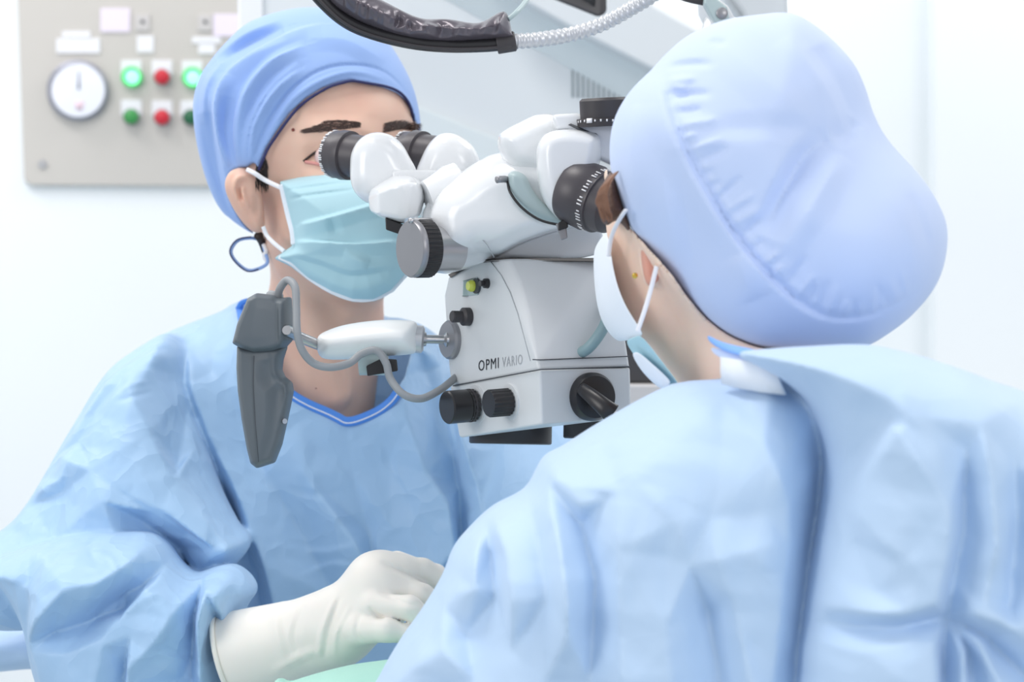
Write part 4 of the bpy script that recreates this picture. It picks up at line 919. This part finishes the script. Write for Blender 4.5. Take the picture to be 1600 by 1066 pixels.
# skin of cheek, jaw and neck
sk = [(958, 250), (946, 300), (947, 350), (952, 395), (955, 440), (966, 480), (985, 515), (1015, 550), (1060, 605), (1120, 650), (1290, 650), (1310, 540), (1250, 400), (1100, 250)]
SF = gc.inflate(sk, lambda x, y: 1.79 - (x - 1000) * .00010, .062, .05, gc.folds(1.73, [([(1030, 430), (1060, 500), (1078, 545), (1092, 600)], -6, 10, 14), ([(1010, 450), (1025, 520), (1060, 585)], 3, 12, 16)]), blur=4)
SF = smin(SF, gc.capsule(P(1165, 470, 1.765), P(1175, 640, 1.745), U(78, 1.72), U(82, 1.72)), .02)
hd2 = gc.ell(P(1140, 290, 1.73), (.075, .085, .095))
SF = smin(SF, hd2, .02)
earw = gc.ell(P(1016, 405, 1.722), (.008, .007, .020))
SF = smin(SF, earw, .003)
inC = gc.dist(capw, 1.73, True)[:, None, :]
SF = smax(SF, np.minimum(inC + 0 * CW, CW + .004), .002)
wb = gc.mesh('body', SF, 'skin2', wm)
# cap shell cut: keep everything (head is inside)
capo = gc.mesh('bouffant_cap', CW, 'cap2', wm)
gx = Grid(990, 360, 1040, 460, 1.68, 1.75, .001)
gx.mesh('ear', gx.inflate([(1002, 388), (1012, 392), (1030, 414), (1028, 438), (1014, 446), (1006, 430), (1002, 404)], 1.718, .009, .004), 'ear', wm)
es = lathe('earring', P(993, 431, 1.722), (-.3, -1, 0), [(0, .0018), (.002, .0022), (.003, .001)], 'gold', wm, 16)
def hrf():
    V = bmesh.new()
hb_ = [(958, 270), (943, 285), (936, 310), (938, 340), (948, 352), (962, 345), (972, 350), (985, 362), (975, 320)]
slab('hair', hb_, 1.735, .03, .012, 'hair2', wm, .0012)
bm = bmesh.new()
for i in range(46):
    a = R_.uniform(0, 1); x0 = 958 - 14 * a; pts_ = [P(x0 + 8, 268 + 8 * a, 1.70), P(x0 - 8 + R_.uniform(-3, 3), 290 + 10 * a, 1.694), P(x0 - 10 + R_.uniform(-4, 4), 318, 1.696), P(x0 - 2 + R_.uniform(-4, 4), 340 + R_.uniform(-6, 8), 1.70)]
    V, F = tube_geo(catmull(pts_, 5), lambda t: .0006 * (1 - .5 * t), 5); vs = [bm.verts.new(v) for v in V]
    for f in F: bm.faces.new([vs[q] for q in f])
link('hair_strand', from_bm(bm), mat('light_brown_hair_strands', (134, 96, 74), .4), wm)
# her mask
mw = strip('face_mask', [
    [(950, 362, 1.765), (942, 366, 1.78), (934, 378, 1.80), (928, 392, 1.83)],
    [(955, 398, 1.745), (947, 402, 1.765), (934, 408, 1.79), (927, 416, 1.83)],
    [(962, 440, 1.735), (952, 448, 1.755), (937, 455, 1.785), (930, 462, 1.83)],
    [(978, 480, 1.725), (966, 490, 1.75), (946, 497, 1.78), (938, 502, 1.83)],
    [(1000, 512, 1.715), (988, 520, 1.735), (965, 526, 1.775), (958, 530, 1.83)],
    [(1006, 524, 1.714), (996, 532, 1.735), (978, 532, 1.775), (970, 534, 1.83)]], 'maskw', wm, .0015)
strip('mask_teal_panel', [[(1000, 520, 1.714), (990, 527, 1.73), (973, 530, 1.76)], [(1022, 548, 1.716), (1010, 552, 1.73), (990, 556, 1.76)], [(1048, 582, 1.718), (1036, 588, 1.73), (1020, 590, 1.75)], [(1066, 606, 1.72), (1056, 612, 1.73), (1046, 612, 1.74)]], 'mask', mw, .0015)
strip('mask_inner_flap', [[(996, 548, 1.728), (990, 550, 1.735), (986, 552, 1.74)], [(1024, 572, 1.718), (1012, 582, 1.728), (1000, 578, 1.74)], [(1046, 592, 1.716), (1034, 604, 1.722), (1022, 600, 1.74)], [(1049, 599, 1.716), (1040, 608, 1.722), (1030, 606, 1.74)]], 'maskw', mw, .0015)
tube('ear_loop', [P(*p) for p in ((978, 328, 1.695), (965, 348, 1.71), (955, 372, 1.735), (951, 400, 1.745))], .0017, 'elastic', mw, 10, flat=.6)
tube('ear_loop', [P(*p) for p in ((1026, 416, 1.70), (1017, 452, 1.705), (1007, 486, 1.705), (996, 518, 1.708))], .0017, 'elastic', mw, 10, flat=.6)
# ---- her gown
gq = Grid(560, 520, 1800, 1180, 1.36, 1.86, .0020)
left = [(1125, 586), (1080, 592), (1050, 600), (1000, 624), (930, 664), (880, 696), (848, 714), (820, 762), (770, 790), (735, 822), (708, 855), (690, 900), (660, 950), (625, 1000), (595, 1052), (560, 1130), (540, 1300), (1300, 1300), (1330, 1000), (1340, 800), (1340, 640), (1260, 560), (1180, 560)]
lf = gq.facets(1.6, left, [
    [(865, 705, 4), (850, 745, 9), (911, 822, -10), (930, 904, -9), (921, 1060, -6)], [(989, 745, 7), (950, 775, 2), (911, 822, -10)], [(880, 700, 6), (890, 760, 8), (905, 790, 4)],
    [(850, 745, 9), (868, 820, 8), (880, 900, 9), (885, 980, 6)], [(820, 772, 4), (845, 850, -4), (855, 930, -5), (850, 1060, -2)], [(768, 815, 12), (790, 870, 8), (800, 940, 6)], [(760, 830, 2), (768, 880, -9), (776, 940, -9), (800, 1015, -6)],
    [(716, 848, 9), (745, 860, 9), (768, 815, 12)], [(695, 940, 8), (740, 925, 7), (776, 940, -9)], [(632, 1000, 2), (690, 962, 6), (729, 1002, -9), (740, 1066, -6)], [(650, 1050, 8), (690, 1020, 8), (729, 1002, -9)],
    [(963, 765, 5), (960, 850, 6), (965, 1060, 7)], [(989, 745, 7), (1047, 807, 6), (1070, 870, 4), (1100, 950, -8), (1120, 1060, -6)], [(1030, 860, 2), (1030, 960, 7), (1040, 1060, 8)],
    [(1106, 862, 10), (1160, 845, 9), (1215, 830, 6)], [(1106, 862, 10), (1130, 920, 6), (1160, 1060, 8)], [(1100, 800, 2), (1180, 790, 3)],
    [(1200, 592, 0), (1228, 610, -7), (1258, 650, -12), (1274, 720, -14), (1268, 800, -12), (1250, 900, -8), (1236, 1000, -6), (1232, 1080, -5)],
    [(1130, 620, 3), (1180, 690, 6), (1215, 775, 5), (1205, 900, 6), (1190, 1060, 6)]], 2.0, 2, .0035, .06, 4)
LF = gq.inflate(left, lambda x, y: 1.70 - (x - 900) * .00012, .13, .085, lf, blur=6)
back = [(1150, 552), (1200, 545), (1260, 541), (1345, 538), (1400, 547), (1480, 570), (1550, 596), (1610, 618), (1700, 680), (1760, 800), (1790, 1000), (1790, 1300), (1238, 1300), (1240, 1040), (1246, 980), (1262, 880), (1280, 790), (1288, 720), (1280, 670), (1262, 630), (1230, 600), (1190, 575)]
bf = gq.facets(1.48, back, [
    [(1385, 668, 8), (1355, 725, 9), (1322, 785, 9), (1290, 850, 6)], [(1375, 665, -1), (1335, 730, -6), (1300, 795, -5)], [(1385, 668, 8), (1400, 660, 2), (1430, 650, 1)],
    [(1250, 955, 6), (1330, 950, 8), (1400, 945, 5), (1470, 958, -12)], [(1245, 985, -10), (1330, 980, -12), (1400, 972, -8), (1470, 958, -12)], [(1250, 1010, 4), (1340, 1008, 6), (1410, 985, 2)],
    [(1470, 958, -12), (1466, 1010, -12), (1460, 1080, -8)], [(1400, 1020, 6), (1425, 1070, 8)], [(1440, 990, 4), (1440, 1070, 8)], [(1484, 1000, 4), (1482, 1080, 8)], [(1470, 958, -12), (1500, 1010, -10), (1510, 1080, -8)], [(1505, 985, 3), (1545, 1070, 8)],
    [(1470, 958, -12), (1530, 990, -8), (1600, 1060, -8)], [(1500, 945, 6), (1560, 970, 7), (1640, 1040, 6)],
    [(1470, 958, -12), (1478, 900, -8), (1492, 820, -8), (1496, 700, -5)], [(1440, 930, 6), (1455, 860, 8), (1462, 780, 5)], [(1515, 930, 5), (1530, 850, 8), (1525, 760, 8), (1515, 660, 4)], [(1560, 940, -4), (1574, 820, -8), (1570, 720, -6)], [(1610, 900, 6), (1620, 760, 6)],
    [(1340, 850, -4), (1390, 870, 4), (1420, 900, 5)], [(1300, 900, 3), (1360, 920, 0)]], 1.9, 2, .003, .06, 9)
BK = gq.inflate(back, 1.57, .13, .055, bf, blur=4)
WG = smin(LF, BK, .003)
# neck hole
hole = gq.dist([(1060, 540), (1110, 548), (1126, 566), (1128, 592), (1080, 594), (1052, 598), (1030, 560)], 1.70, False)[:, None, :]
WG = smax(WG, hole + 0 * WG, .002)
wg = gq.mesh('surgical_gown', WG, 'gown2', wm)
strip('neck_binding', [[(1102, 520, 1.655), (1120, 532, 1.63), (1150, 540, 1.60), (1190, 548, 1.585), (1215, 560, 1.58)], [(1108, 534, 1.652), (1125, 548, 1.62), (1152, 556, 1.59), (1190, 560, 1.575), (1220, 572, 1.575)]], 'bind2', wg, .003)
strip('neck_binding', [[(1108, 540, 1.655), (1125, 546, 1.63), (1150, 552, 1.60), (1190, 560, 1.585), (1215, 575, 1.58)], [(1114, 552, 1.652), (1130, 562, 1.62), (1152, 570, 1.595), (1190, 572, 1.58), (1222, 586, 1.575)]], 'cap2', wg, .003)
strip('hook_tab', [[(1128, 558, 1.612), (1155, 562, 1.592), (1185, 568, 1.575), (1214, 580, 1.565)], [(1128, 580, 1.61), (1156, 586, 1.59), (1188, 592, 1.572), (1220, 600, 1.562)], [(1130, 600, 1.61), (1158, 607, 1.59), (1192, 613, 1.572), (1227, 617, 1.56)]], 'velcro', wg, .0025, 0)
